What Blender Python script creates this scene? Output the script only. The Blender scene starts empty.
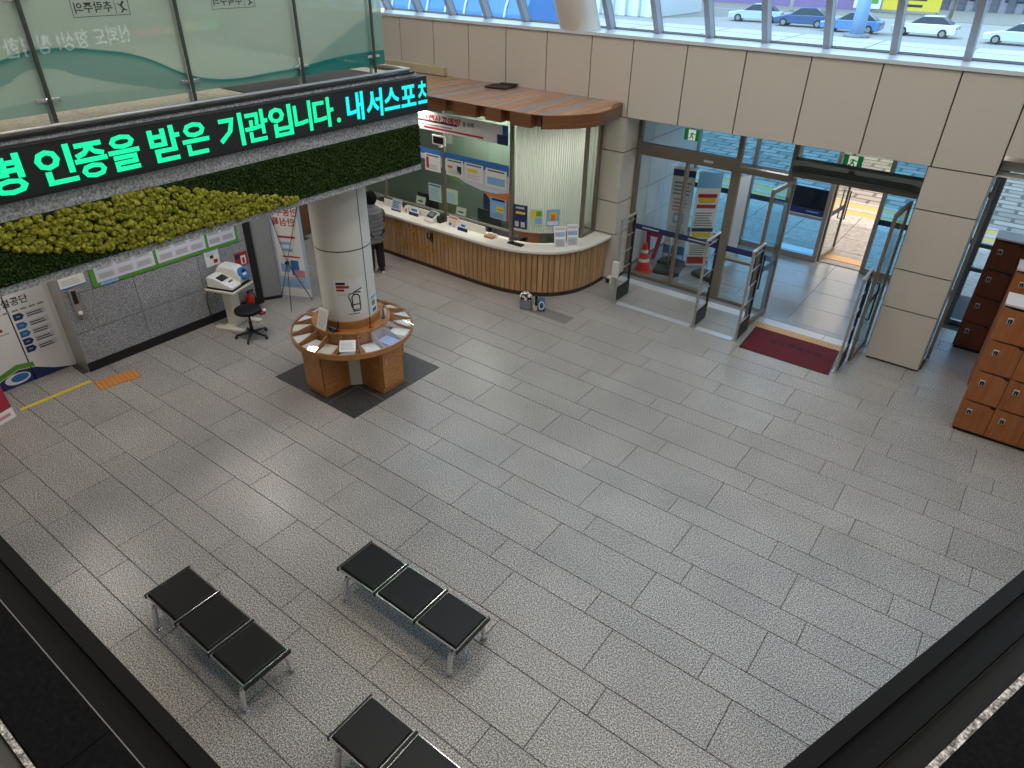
import bpy, bmesh, math, random
from mathutils import Vector, Matrix
random.seed(7)
R = math.radians
scene = bpy.context.scene
COL = scene.collection

# ------------------------------------------------------------------ camera, sky, sun, exposure
CAM_Z = 5.571
cam_d = bpy.data.cameras.new('camera')
cam_d.sensor_fit = 'HORIZONTAL'; cam_d.sensor_width = 36.0
cam_d.lens = 36.0 * 686.7 / 1024.0
cam_d.clip_start = 0.05; cam_d.clip_end = 600
cam = bpy.data.objects.new('camera', cam_d); COL.objects.link(cam)
cam.matrix_world = (Matrix.Translation((0, 0, CAM_Z)) @ Matrix.Rotation(R(36.555), 4, 'Z')
                    @ Matrix.Rotation(R(57.332), 4, 'X') @ Matrix.Rotation(R(1.055), 4, 'Z'))
scene.camera = cam

world = bpy.data.worlds.new('sky'); scene.world = world; world.use_nodes = True
bg = world.node_tree.nodes['Background']
bg.inputs[0].default_value = (1.0, 0.925, 0.85, 1); bg.inputs[1].default_value = 2.2

sun_d = bpy.data.lights.new('sun', 'SUN'); sun_d.energy = 3.4; sun_d.angle = R(1.0); sun_d.color = (1.0, 0.92, 0.85)
sun = bpy.data.objects.new('sun', sun_d); COL.objects.link(sun)
sun.rotation_euler = Vector((0.35, 0.62, -0.70)).to_track_quat('-Z', 'Y').to_euler()

scene.view_settings.view_transform = 'Standard'
scene.view_settings.look = 'None'
scene.view_settings.gamma = 1.0
scene.view_settings.use_curve_mapping = False
scene.view_settings.exposure = 0.2
scene.cycles.max_bounces = 8
scene.cycles.transparent_max_bounces = 16
scene.cycles.caustics_reflective = False
scene.cycles.caustics_refractive = False

# ------------------------------------------------------------------ materials
def lin(h):
    if isinstance(h, (tuple, list)): return tuple(h[:3]) + (1.0,)
    h = h.lstrip('#'); out = []
    for i in (0, 2, 4):
        c = int(h[i:i+2], 16) / 255
        out.append(c / 12.92 if c <= 0.04045 else ((c + 0.055) / 1.055) ** 2.4)
    return tuple(out) + (1.0,)
MATS = {}
def mat(name, col, rough=0.5, metal=0.0, emit=0.0, spec=0.5, alpha=None):
    if name in MATS: return MATS[name]
    m = bpy.data.materials.new(name); m.use_nodes = True
    b = m.node_tree.nodes['Principled BSDF']
    b.inputs['Base Color'].default_value = lin(col)
    b.inputs['Roughness'].default_value = rough
    b.inputs['Metallic'].default_value = metal
    b.inputs['Specular IOR Level'].default_value = spec
    if emit:
        b.inputs['Emission Color'].default_value = lin(col); b.inputs['Emission Strength'].default_value = emit
    MATS[name] = m
    return m
def nodes_of(m): return m.node_tree.nodes, m.node_tree.links, m.node_tree.nodes['Principled BSDF']
def ramp(n, stops):
    r = n.new('ShaderNodeValToRGB')
    el = r.color_ramp.elements
    while len(el) < len(stops): el.new(0.5)
    for e, (p, c) in zip(el, stops): e.position = p; e.color = lin(c)
    return r
def granite(name, cols, scale=60, rough=0.35, blotch=0.25, coarse=3.0, bump=0.0, rand=0.0):
    """speckled stone; object-info random shifts each slab's tone"""
    m = mat(name, cols[1], rough); n, l, b = nodes_of(m)
    g = n.new('ShaderNodeNewGeometry')
    no = n.new('ShaderNodeTexNoise'); no.inputs['Scale'].default_value = scale; no.inputs['Detail'].default_value = 3
    no.inputs['Roughness'].default_value = 0.75
    l.new(g.outputs['Position'], no.inputs['Vector'])
    r = ramp(n, [(0.38, cols[0]), (0.5, cols[1]), (0.62, cols[2])])
    l.new(no.outputs['Fac'], r.inputs[0])
    n2 = n.new('ShaderNodeTexNoise'); n2.inputs['Scale'].default_value = coarse; n2.inputs['Detail'].default_value = 4
    l.new(g.outputs['Position'], n2.inputs['Vector'])
    oi = n.new('ShaderNodeObjectInfo')
    mr = n.new('ShaderNodeMapRange'); mr.inputs['To Min'].default_value = 1 - blotch; mr.inputs['To Max'].default_value = 1 + blotch
    mr.inputs['From Min'].default_value = 0.3; mr.inputs['From Max'].default_value = 0.7
    l.new(n2.outputs['Fac'], mr.inputs['Value'])
    mr2 = n.new('ShaderNodeMapRange'); mr2.inputs['To Min'].default_value = 1 - rand; mr2.inputs['To Max'].default_value = 1 + rand
    l.new(oi.outputs['Random'], mr2.inputs['Value'])
    mu = n.new('ShaderNodeMath'); mu.operation = 'MULTIPLY'; l.new(mr.outputs[0], mu.inputs[0]); l.new(mr2.outputs[0], mu.inputs[1])
    mx = n.new('ShaderNodeMix'); mx.data_type = 'RGBA'; mx.blend_type = 'MULTIPLY'; mx.inputs[0].default_value = 1
    l.new(r.outputs[0], mx.inputs[6]); l.new(mu.outputs[0], mx.inputs[7])
    l.new(mx.outputs[2], b.inputs['Base Color'])
    m3 = n.new('ShaderNodeMapRange'); m3.inputs['To Min'].default_value = rough - 0.08; m3.inputs['To Max'].default_value = rough + 0.10
    l.new(n2.outputs['Fac'], m3.inputs['Value']); l.new(m3.outputs[0], b.inputs['Roughness'])
    if bump:
        bp = n.new('ShaderNodeBump'); bp.inputs['Strength'].default_value = bump; bp.inputs['Distance'].default_value = 0.004
        l.new(no.outputs['Fac'], bp.inputs['Height']); l.new(bp.outputs[0], b.inputs['Normal'])
    return m
def wood(name, c0, c1, rough=0.4, scale=(3, 40, 3), rand=0.12):
    m = mat(name, c0, rough); n, l, b = nodes_of(m)
    g = n.new('ShaderNodeNewGeometry'); mp = n.new('ShaderNodeMapping'); mp.inputs['Scale'].default_value = scale
    oi = n.new('ShaderNodeObjectInfo')
    ad = n.new('ShaderNodeVectorMath'); ad.operation = 'ADD'
    l.new(g.outputs['Position'], ad.inputs[0]); l.new(oi.outputs['Random'], ad.inputs[1])
    l.new(ad.outputs[0], mp.inputs['Vector'])
    no = n.new('ShaderNodeTexNoise'); no.inputs['Scale'].default_value = 1; no.inputs['Detail'].default_value = 5; no.inputs['Roughness'].default_value = 0.65
    l.new(mp.outputs[0], no.inputs['Vector'])
    r = ramp(n, [(0.3, c0), (0.7, c1)]); l.new(no.outputs['Fac'], r.inputs[0])
    mr2 = n.new('ShaderNodeMapRange'); mr2.inputs['To Min'].default_value = 1 - rand; mr2.inputs['To Max'].default_value = 1 + rand
    l.new(oi.outputs['Random'], mr2.inputs['Value'])
    mx = n.new('ShaderNodeMix'); mx.data_type = 'RGBA'; mx.blend_type = 'MULTIPLY'; mx.inputs[0].default_value = 1
    l.new(r.outputs[0], mx.inputs[6]); l.new(mr2.outputs[0], mx.inputs[7]); l.new(mx.outputs[2], b.inputs['Base Color'])
    return m
def glass(name, tint, refl=0.06, rough=0.0, film=None):
    """thin architectural glass: tinted see-through with fresnel reflection"""
    m = bpy.data.materials.new(name); m.use_nodes = True; n = m.node_tree.nodes; l = m.node_tree.links
    n.remove(n['Principled BSDF']); out = n['Material Output']
    t = n.new('ShaderNodeBsdfTransparent'); t.inputs[0].default_value = lin(tint)
    g = n.new('ShaderNodeBsdfGlossy'); g.inputs['Roughness'].default_value = rough; g.inputs[0].default_value = (1, 1, 1, 1)
    fr = n.new('ShaderNodeFresnel'); fr.inputs[0].default_value = 1.45
    ad = n.new('ShaderNodeMath'); ad.operation = 'ADD'; ad.use_clamp = True; ad.inputs[1].default_value = refl - 0.04
    l.new(fr.outputs[0], ad.inputs[0])
    ge = n.new('ShaderNodeNewGeometry'); iv = n.new('ShaderNodeMath'); iv.operation = 'SUBTRACT'; iv.inputs[0].default_value = 1.0; l.new(ge.outputs['Backfacing'], iv.inputs[1])
    fm = n.new('ShaderNodeMath'); fm.operation = 'MULTIPLY'; l.new(ad.outputs[0], fm.inputs[0]); l.new(iv.outputs[0], fm.inputs[1])
    mx = n.new('ShaderNodeMixShader'); l.new(fm.outputs[0], mx.inputs[0]); l.new(t.outputs[0], mx.inputs[1]); l.new(g.outputs[0], mx.inputs[2])
    l.new(mx.outputs[0], out.inputs[0])
    MATS[name] = m
    return m

M_tile = granite('granite_floor_tile', ('#33312e', '#8d8781', '#e1dbd3'), 78, 0.33, 0.10, 1.3, 0, 0.05)
M_joint = mat('floor_joint_mortar', '#4a4743', 0.9)
M_dtile = granite('black_slate_tile', ('#2a2a2b', '#3e3d3d', '#525150'), 60, 0.4, 0.12, 3, 0, 0.06)
M_grwall = granite('granite_wall_slab', ('#55565a', '#8d8e92', '#bcbdbf'), 75, 0.5, 0.08, 2, 0, 0.04)
M_fascia = granite('granite_fascia', ('#77787a', '#a9a9a8', '#d0d0cd'), 45, 0.5, 0.08, 2)
M_panel = mat('beige_metal_panel', '#c5beb3', 0.42)
M_panelseam = mat('panel_shadow_gap', '#3b3733', 0.8)
M_white = mat('white_paint', '#d8d6d0', 0.5)
M_offwhite = mat('offwhite_column', '#dedbd1', 0.45)
M_black = mat('black_matte', '#141414', 0.5)
M_dark = mat('dark_metal_trim', '#232324', 0.35, 0.3)
M_leather = mat('black_leather', '#070708', 0.5, 0, 0, 0.35)
M_chrome = mat('chrome', '#e8e8e8', 0.14, 0.9)
M_steel = mat('brushed_steel', '#a8a5a0', 0.35, 0.5)
M_alu = mat('aluminium_frame', '#97928c', 0.4, 0.35)
M_alud = mat('bronze_frame', '#7a7265', 0.4, 0.35)
M_counterwood = wood('counter_slat_wood', '#9c754d', '#c39d72', 0.5, (30, 30, 2))
M_tablewood = wood('table_beech', '#986230', '#bd8650', 0.35, (8, 8, 40), 0.05)
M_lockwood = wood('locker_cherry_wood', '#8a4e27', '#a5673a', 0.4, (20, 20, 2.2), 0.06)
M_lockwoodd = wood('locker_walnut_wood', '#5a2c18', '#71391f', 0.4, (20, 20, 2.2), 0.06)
M_cbrown = wood('canopy_brown_plank', '#855437', '#bf8c64', 0.2, (45, 1.2, 45), 0.15)
M_cgrey = wood('canopy_grey_plank', '#77706a', '#98918b', 0.2, (45, 1.2, 45), 0.1)
M_cface = wood('canopy_face_wood', '#5e3820', '#875a3a', 0.35, (2, 2, 45), 0.06)
M_stone = mat('white_counter_stone', '#e6e2d8', 0.3)
M_paper = mat('white_paper', '#e4e3df', 0.7)
M_ink = mat('black_ink', '#26262a', 0.7)
M_grey = mat('grey_print', '#8f9094', 0.7)
M_lgrey = mat('light_grey_print', '#bdbfc4', 0.7)
M_red = mat('red_print', '#b3202a', 0.6)
M_navy = mat('navy_print', '#1d2b5e', 0.6)
M_blue = mat('blue_print', '#2f6fb4', 0.6)
M_sky = mat('sky_blue_print', '#7fb3de', 0.6)
M_green = mat('green_print', '#5d9b2c', 0.6)
M_yellow = mat('yellow_print', '#e2c531', 0.6)
M_orange = mat('orange_print', '#d9772b', 0.6)
M_pink = mat('pink_print', '#c98a92', 0.6)
M_lgreen = mat('pale_green_print', '#b9d0b0', 0.6)
M_gold = mat('gold_letter', '#cc952c', 0.35, 0.2)
M_maroon = mat('maroon_carpet', '#5a0d1c', 0.95)
M_tactile = mat('tactile_tile', '#c59a63', 0.6)
M_orangepad = mat('tactile_pad_orange', '#c07a35', 0.6)
M_plastic = mat('white_plastic', '#dedcd6', 0.35)
M_redpl = mat('red_plastic', '#c9271e', 0.4)
M_glass = glass('clear_glass', (0.90, 0.94, 0.93), 0.05)
M_blueglass = glass('blue_tinted_glass', (0.42, 0.73, 1.0), 0.05)
M_upglass = glass('pale_blue_upper_glass', (0.62, 0.82, 1.0), 0.05)
M_officeglass = glass('office_glass', (0.82, 0.88, 0.85), 0.06)
M_acrylic = glass('acrylic_top', (0.93, 0.95, 0.97), 0.08)

# ------------------------------------------------------------------ mesh helpers
def bx(bm, x0, x1, y0, y1, z0, z1, M=None):
    vs = [bm.verts.new((x, y, z)) for z in (z0, z1) for x, y in ((x0, y0), (x1, y0), (x1, y1), (x0, y1))]
    if M is not None:
        for v in vs: v.co = M @ v.co
    for f in ((3, 2, 1, 0), (4, 5, 6, 7), (0, 1, 5, 4), (1, 2, 6, 5), (2, 3, 7, 6), (3, 0, 4, 7)):
        bm.faces.new([vs[i] for i in f])
    return vs
def prism(bm, pts, z0, z1):
    """vertical extrusion of an xy outline (counter-clockwise)"""
    a = [bm.verts.new((p[0], p[1], z0)) for p in pts]; b = [bm.verts.new((p[0], p[1], z1)) for p in pts]
    n = len(pts)
    bm.faces.new(list(reversed(a))); bm.faces.new(b)
    for i in range(n): bm.faces.new((a[i], a[(i+1) % n], b[(i+1) % n], b[i]))
def frame_of(d):
    d = d.normalized(); u = Vector((0, 0, 1)) if abs(d.z) < 0.95 else Vector((1, 0, 0))
    s = d.cross(u).normalized(); t = s.cross(d).normalized()
    return s, t
def tube(bm, pts, r, seg=8, cap=True):
    pts = [Vector(p) for p in pts]; rings = []
    rr = r if isinstance(r, (list, tuple)) else [r] * len(pts)
    s, t = frame_of(pts[1] - pts[0])
    for i, p in enumerate(pts):
        d = (pts[min(i+1, len(pts)-1)] - pts[max(i-1, 0)]).normalized()
        s = (s - d * s.dot(d)).normalized(); t = d.cross(s)
        rings.append([bm.verts.new(p + (s * math.cos(2*math.pi*k/seg) + t * math.sin(2*math.pi*k/seg)) * rr[i]) for k in range(seg)])
    for a, b in zip(rings, rings[1:]):
        for k in range(seg): bm.faces.new((a[k], a[(k+1) % seg], b[(k+1) % seg], b[k]))
    if cap: bm.faces.new(list(reversed(rings[0]))); bm.faces.new(rings[-1])
def lathe(bm, prof, c=(0, 0, 0), seg=24, a0=0, a1=2*math.pi):
    """prof: list of (r,z)"""
    full = abs(a1 - a0 - 2*math.pi) < 1e-6; n = seg if full else seg + 1; rings = []
    for r, z in prof:
        if r < 1e-6: rings.append([bm.verts.new((c[0], c[1], c[2]+z))] * n)
        else: rings.append([bm.verts.new((c[0]+r*math.cos(a0+(a1-a0)*k/seg), c[1]+r*math.sin(a0+(a1-a0)*k/seg), c[2]+z)) for k in range(n)])
    for a, b in zip(rings, rings[1:]):
        for k in range(seg):
            f = [a[k], a[(k+1) % n], b[(k+1) % n], b[k]]; u = []
            for v in f:
                if v not in u: u.append(v)
            if len(u) > 2: bm.faces.new(u)
def quad(bm, a, b, c, d): bm.faces.new([bm.verts.new(p) for p in (a, b, c, d)])

def winv(parent):
    """inverse of the parent's world matrix, read from its own transform chain"""
    m = Matrix.Identity(4)
    while parent is not None:
        m = Matrix.Translation(parent.location) @ parent.rotation_euler.to_matrix().to_4x4() @ m; parent = parent.parent
    return m.inverted()
def obj(name, bm, material, parent=None, bevel=0.0, smooth=False, seg=2):
    me = bpy.data.meshes.new(name)
    if parent is not None: bmesh.ops.transform(bm, matrix=winv(parent), verts=bm.verts)
    bmesh.ops.recalc_face_normals(bm, faces=bm.faces)
    bm.to_mesh(me); bm.free()
    if smooth:
        for p in me.polygons: p.use_smooth = True
    me.materials.append(material)
    o = bpy.data.objects.new(name, me); COL.objects.link(o)
    if parent is not None: o.parent = parent
    if bevel:
        mo = o.modifiers.new('bevel', 'BEVEL'); mo.width = bevel; mo.segments = seg; mo.limit_method = 'ANGLE'; mo.angle_limit = R(40)
    return o
def tag(o, label, cat, group=None):
    o['label'] = label; o['category'] = cat
    if group: o['group'] = group
    return o
def struct(o, label=None):
    o['kind'] = 'structure'
    if label: o['label'] = label
    return o
def thing(name, label, cat, loc=(0, 0, 0), rotz=0, group=None):
    o = bpy.data.objects.new(name, None); COL.objects.link(o); o.empty_display_size = 0.1
    o.location = loc; o.rotation_euler = (0, 0, rotz)
    return tag(o, label, cat, group)
def copy_tree(o, parent=None):
    c = o.copy(); COL.objects.link(c); c.parent = parent
    for ch in list(o.children): copy_tree(ch, c)
    return c
def B(): return bmesh.new()
def box_obj(name, x0, x1, y0, y1, z0, z1, m, parent=None, bevel=0.0):
    bm = B(); bx(bm, x0, x1, y0, y1, z0, z1); return obj(name, bm, m, parent, bevel)

# ---- writing and print on flat things. A "plane frame" is (origin, right, up)
def text_mesh(name, body, size, material, origin, right, up, parent, bold=0.0, depth=0.002, align='LEFT', mirror=False, lift=0.003, fitw=None):
    cu = bpy.data.curves.new(name, 'FONT'); cu.body = body; cu.size = size; cu.align_x = align; cu.offset = bold
    cu.extrude = depth / 2; cu.resolution_u = 2
    tmp = bpy.data.objects.new('tmp_text', cu); COL.objects.link(tmp)
    dg = bpy.context.evaluated_depsgraph_get(); dg.update()
    me = bpy.data.meshes.new_from_object(tmp.evaluated_get(dg)); bpy.data.objects.remove(tmp); bpy.data.curves.remove(cu)
    rt = Vector(right).normalized(); u = Vector(up).normalized(); nn = rt.cross(u)
    if fitw and len(me.vertices):
        xs = [v.co.x for v in me.vertices]; k = fitw / max(1e-6, max(xs) - min(xs)); x0 = min(xs)
        for v in me.vertices: v.co.x = (v.co.x - x0) * k
    M = Matrix(((rt.x, u.x, nn.x, 0), (rt.y, u.y, nn.y, 0), (rt.z, u.z, nn.z, 0), (0, 0, 0, 1)))
    M = Matrix.Translation(Vector(origin) + nn * (lift + depth / 2)) @ M
    if mirror: M = M @ Matrix.Scale(-1, 4, (1, 0, 0))
    me.transform((winv(parent) if parent is not None else Matrix.Identity(4)) @ M)
    me.materials.clear(); me.materials.append(material)
    o = bpy.data.objects.new(name, me); COL.objects.link(o)
    if parent is not None: o.parent = parent
    return o
def prints(parent, origin, right, up, w, h, els, lift=0.0015):
    """els: (u0,v0,u1,v1,material) rectangles of flat print, u,v in 0..1"""
    o = Vector(origin); rt = Vector(right).normalized(); u = Vector(up).normalized(); nn = rt.cross(u)
    by = {}
    for e in els: by.setdefault(e[4].name, []).append(e)
    for k, (mn, L) in enumerate(by.items()):
        bm = B(); ll = lift + 0.0006 * k
        for a, b, c, d, m in L:
            P = [o + rt*(x*w) + u*(y*h) + nn*ll for x, y in ((a, b), (c, b), (c, d), (a, d))]
            quad(bm, *P)
        obj('print', bm, bpy.data.materials[mn], parent)
def sheet(name, origin, right, up, w, h, m, parent=None, t=0.004):
    o = Vector(origin); rt = Vector(right).normalized(); u = Vector(up).normalized(); nn = rt.cross(u)
    bm = B(); M = Matrix(((rt.x, u.x, nn.x, o.x), (rt.y, u.y, nn.y, o.y), (rt.z, u.z, nn.z, o.z), (0, 0, 0, 1)))
    bx(bm, 0, w, 0, h, -t, 0, M); return obj(name, bm, m, parent)
def lines(u0, u1, v0, v1, n, m, fill=0.5, ragged=True):
    out = []; dv = (v1 - v0) / n
    for i in range(n):
        e = u1 - (random.random() * 0.25 * (u1 - u0) if ragged else 0)
        out.append((u0, v0 + i*dv, e, v0 + (i + fill)*dv, m))
    return out
def poster(name, label, cat, origin, right, up, w, h, els, base=None, group=None, t=0.004):
    o = thing(name, label, cat, origin, 0, group)
    sheet('sheet', origin, right, up, w, h, base or M_paper, o, t)
    prints(o, origin, right, up, w, h, els)
    return o
def catmull(P, n):
    out = []; P = [Vector(p) for p in P]; Q = [2*P[0]-P[1]] + P + [2*P[-1]-P[-2]]
    for i in range(len(P)-1):
        a, b, c, d = Q[i:i+4]
        for k in range(n):
            t = k / n
            out.append(0.5*((2*b) + (c-a)*t + (2*a-5*b+4*c-d)*t*t + (3*b-a-3*c+d)*t**3))
    out.append(P[-1]); return out
def resample(P, step):
    P = [Vector(p) for p in P]; out = [P[0]]; need = step; i = 0; cur = P[0]
    while i < len(P)-1:
        d = (P[i+1]-cur).length
        if d >= need: cur = cur + (P[i+1]-cur)*(need/d); out.append(cur); need = step
        else: need -= d; cur = P[i+1]; i += 1
    return out
def offset(P, d):
    """offset an xy polyline to its right side"""
    out = []
    for i, p in enumerate(P):
        t = (P[min(i+1, len(P)-1)] - P[max(i-1, 0)]).normalized(); out.append(p + Vector((t.y, -t.x)) * d)
    return out
# ================================================================== STRUCTURE
CAMINV = cam.matrix_world.inverted()
def in_view(p, m=60):
    d = CAMINV @ Vector(p)
    if d.z > -0.1: return False
    x = 512 + 686.7*d.x/-d.z; y = 384 - 686.7*d.y/-d.z
    return -m < x < 1024+m and -m < y < 768+m

# ---- floor: bed of mortar with granite slabs laid in alternating wide and narrow courses
floor = struct(box_obj('floor', -12.6, 6.5, -3.2, 14.9, -0.15, -0.006, M_joint))
TILE_MESH = {}
def tile(parent, x0, x1, y0, y1, m, name='tile', z=0.0, th=0.02, g=0.0035):
    w = round(x1-x0, 3); d = round(y1-y0, 3); key = (w, d, m.name, th)
    if key not in TILE_MESH:
        bm = B(); a, b = w/2-g, d/2-g; c = 0.003
        lo = [bm.verts.new((x, y, -th)) for x, y in ((-a, -b), (a, -b), (a, b), (-a, b))]
        mi = [bm.verts.new((x, y, -c)) for x, y in ((-a, -b), (a, -b), (a, b), (-a, b))]
        hi = [bm.verts.new((x, y, 0)) for x, y in ((-a+c, -b+c), (a-c, -b+c), (a-c, b-c), (-a+c, b-c))]
        for p, q in ((lo, mi), (mi, hi)):
            for i in range(4): bm.faces.new((p[i], p[(i+1) % 4], q[(i+1) % 4], q[i]))
        bm.faces.new(hi)
        me = bpy.data.meshes.new(name); bm.to_mesh(me); bm.free(); me.materials.append(m); TILE_MESH[key] = me
    o = bpy.data.objects.new(name, TILE_MESH[key]); COL.objects.link(o); o.parent = parent
    o.location = ((x0+x1)/2, (y0+y1)/2, z)
    return o
rows = []
Y0, PY, WD = 3.171, 0.9093, 0.5688
for j in range(-8, 12):
    rows.append((Y0+PY*j-WD, Y0+PY*j, -0.551))
    rows.append((Y0+PY*j, Y0+PY*(j+1)-WD, -0.88 if j % 2 else -1.487))
rest = B(); ntile = 0
for y0, y1, xo in rows:
    k0 = int(math.floor((-10.78 - xo)/1.2)) - 1
    for k in range(k0, k0+20):
        x0, x1 = xo+1.2*k, xo+1.2*(k+1)
        lo, hi = -12.5, 6.4
        if y0 > 11.15 and y1 <= 13.45: lo = -0.37
        if y1 > 13.45: continue
        yy1 = y1
        a, b = max(x0, lo), min(x1, hi)
        if b - a < 0.05: continue
        if 3.27 < (y0+y1)/2 < 6.3:
            a = max(a, -10.41)
            if b - a < 0.03: continue
        if any(in_view((x, y, 0), 20) for x in (a, (a+b)/2, b) for y in (y0, yy1)) and ntile < 300:
            tile(floor, a, b, y0, yy1, M_tile); ntile += 1
        else:
            bx(rest, a+.0035, b-.0035, y0+.0035, yy1-.0035, -0.02, 0)
o = obj('tile_field', rest, M_tile, floor); o['kind'] = 'stuff'

# dark slate square round the column
for i in range(3):
    for j in range(3):
        w = 1.76/3; tile(floor, -8.10+w*i, -8.10+w*(i+1), 4.905+w*j, 4.905+w*(j+1), M_dtile, 'slate_tile', 0.006, 0.005, 0.004)
box_obj('slate_bed', -8.10, -6.34, 4.905, 6.665, 0.0005, 0.003, mat('pale_grout', '#8d8a84', 0.9), floor)
# darker slab in front of the counter
box_obj('dark_floor_plate', -6.42, -5.62, 9.10, 9.40, 0.0003, 0.0025, granite('dark_floor_plate_stone', ('#55534f', '#77746e', '#8f8c85'), 75, 0.4, 0.1), floor)
# entrance: tactile strip, pale and blue-grey stone strips, vestibule slabs
for i in range(24):
    x = -3.0 + i*0.0625; box_obj('tactile_bar', x+.008, x+.054, 11.13, 11.31, 0.0, 0.008, M_tactile, floor, 0.003)
box_obj('tactile_base', -3.0, -1.48, 11.12, 11.32, 0.0002, 0.003, mat('tactile_base_tan', '#b58c5c', 0.6), floor)
M_pale = granite('pale_threshold_granite', ('#9fa3a8', '#bcc0c4', '#d2d5d8'), 70, 0.3, 0.06)
M_bluegr = granite('bluegrey_threshold_granite', ('#5f6672', '#7d8490', '#98a0ac'), 70, 0.3, 0.06)
M_vest = granite('vestibule_slab', ('#66686b', '#7f8184', '#989a9c'), 70, 0.22, 0.12, 1.5, 0, 0.05)
for a, b in ((-5.9, -4.4), (-4.4, -2.95), (-2.95, -1.9), (-1.9, -1.2)): tile(floor, a, b, 11.33, 11.56, M_pale, 'threshold_stone', 0.0005)
for a, b in ((-5.9, -4.4), (-4.4, -2.9), (-2.9, -1.2)): tile(floor, a, b, 11.56, 11.72, M_bluegr, 'threshold_stone', 0.0005)
for i in range(5):
    for j in range(4):
        tile(floor, -6.05+1.14*i, -6.05+1.14*(i+1), 11.72+0.78*j, 11.72+0.78*(j+1), M_vest, 'vestibule_tile', 0.0)
for i in range(5):
    tile(floor, -6.05+1.14*i, -6.05+1.14*(i+1), 11.02, 11.33, M_tile, 'tile', 0.0) if -6.05+1.14*i > 99 else None

# ---- front wall: beige metal cladding panels over a dark carcass
SEAM = [-12.24, -11.33, -10.41, -9.50, -8.59, -7.67, -6.74, -5.94, -4.985, -4.03, -3.07, -2.11, -1.156, -0.375, 0.56, 1.5, 2.45, 3.4, 4.4, 6.5]
bm = B(); bx(bm, -12.6, -0.375, 11.235, 11.6, 3.075, 4.275); bx(bm, -0.375, 6.5, 11.235, 11.6, 3.345, 4.275)
bx(bm, -1.17, -0.40, 11.235, 11.78, 0, 3.075); bx(bm, -6.9, -5.955, 11.235, 11.78, 0, 3.075)
wall_front = struct(obj('wall_front', bm, M_panelseam))
G = 0.010
def panel(x0, x1, z0, z1, y=11.2, t=0.034):
    return box_obj('panel', x0+G, x1-G, y, y+t, z0+G, z1-G, M_panel, wall_front)
for a, b in zip([-12.6]+SEAM, SEAM):
    panel(a, b, 3.06 if b <= -0.37 else 3.33, 4.285)
zs = [0.03, 0.935, 1.55, 2.466, 3.06]
for a, b in zip(zs, zs[1:]):
    panel(-1.185, -0.395, a, b)
    panel(-6.9, -5.93, a, b)
    box_obj('panel', -5.955, -5.93, 11.2+0.034, 11.78, a+G, b-G, M_panel, wall_front)          # pier return beside the doors
    box_obj('panel', -1.185, -1.165, 11.236, 11.78, a+G, b-G, M_panel, wall_front)
    box_obj('panel', -0.415, -0.395, 11.236, 11.78, a+G, b-G, M_panel, wall_front)
box_obj('soffit', -12.6, 6.5, 11.3, 11.6, 3.05, 3.06, M_white, wall_front)
# sill on top of the cladding
sill = struct(box_obj('trim_1', -12.6, 6.5, 11.17, 12.0, 4.285, 4.335, mat('pale_sill_metal', '#cdd3da', 0.25)), 'pale metal sill on top of the beige wall')

# ---- sloped upper glazing (leans inwards as it rises)
LEAN = Vector((0, -0.58, 1.0)); LN = LEAN.normalized()
win1 = struct(bpy.data.objects.new('window_1', None), 'sloped upper glazing above the beige wall'); COL.objects.link(win1); win1.location = (0, 11.9, 4.335)
M_mull = mat('mullion_grey', '#9b9ea4', 0.35, 0.2)
MX = [-1.218 - 0.9205*k for k in range(13)]; MX = [-1.218 + 0.9205*k for k in range(8, 0, -1)] + MX; MX = sorted(MX)
nrm = Vector((0, LN.z, -LN.y))    # outward normal of the glass
def lean_box(name, x0, x1, s0, s1, d0, d1, m, parent):
    bm = B(); O = Vector((0, 11.9, 4.335))
    M = Matrix(((1, 0, 0, 0), (0, nrm.y, LN.y, O.y), (0, nrm.z, LN.z, O.z), (0, 0, 0, 1)))
    bx(bm, x0, x1, d0, d1, s0, s1, M); return obj(name, bm, m, parent)
SL = 5.4
for x in MX: lean_box('mullion', x-0.045, x+0.045, 0, SL, -0.13, 0.03, M_mull, win1)
for a, b in zip(MX, MX[1:]): lean_box('pane', a+0.045, b-0.045, 0.03, SL, -0.006, 0.006, M_upglass, win1)
lean_box('bottom_rail', MX[0], MX[-1], 0.0, 0.02, -0.02, 0.03, mat('rail_dark', '#4c5058', 0.4, 0.5), win1)
# leaning round post on the sill
bm = B(); b0 = Vector((-7.19, 11.36, 4.20)); dirc = Vector((0, -0.5, 1)).normalized()
seg = 32
rg_a = [bm.verts.new((-7.19+0.36*math.cos(2*math.pi*k/seg), 11.52+0.36*math.sin(2*math.pi*k/seg), 4.336)) for k in range(seg)]
rg_b = [bm.verts.new((-7.19+0.36*math.cos(2*math.pi*k/seg), 11.52-0.52*4.5+0.36*math.sin(2*math.pi*k/seg), 8.836)) for k in range(seg)]
for k in range(seg): bm.faces.new((rg_a[k], rg_a[(k+1) % seg], rg_b[(k+1) % seg], rg_b[k]))
struct(obj('trim_2', bm, M_offwhite, None, 0, True), 'round cream post leaning against the upper glazing')

# ---- ceiling, far walls
ceil = struct(box_obj('ceiling', -12.6, 6.5, -3.2, 9.35, 9.0, 9.2, M_white))
struct(box_obj('wall_back', -12.6, 6.5, -3.4, -3.2, 0, 9.2, mat('wall_back_paint', '#b9b2a4', 0.6)))
struct(box_obj('wall_right', 6.5, 6.7, -3.4, 14.9, 0, 9.2, mat('wall_right_paint', '#b9b2a4', 0.6)))
bm = B(); bx(bm, -12.8, -12.6, -3.4, 11.6, 0, 9.2)
struct(obj('wall_far_left', bm, mat('wall_far_left_paint', '#a39a8a', 0.6)))

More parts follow.
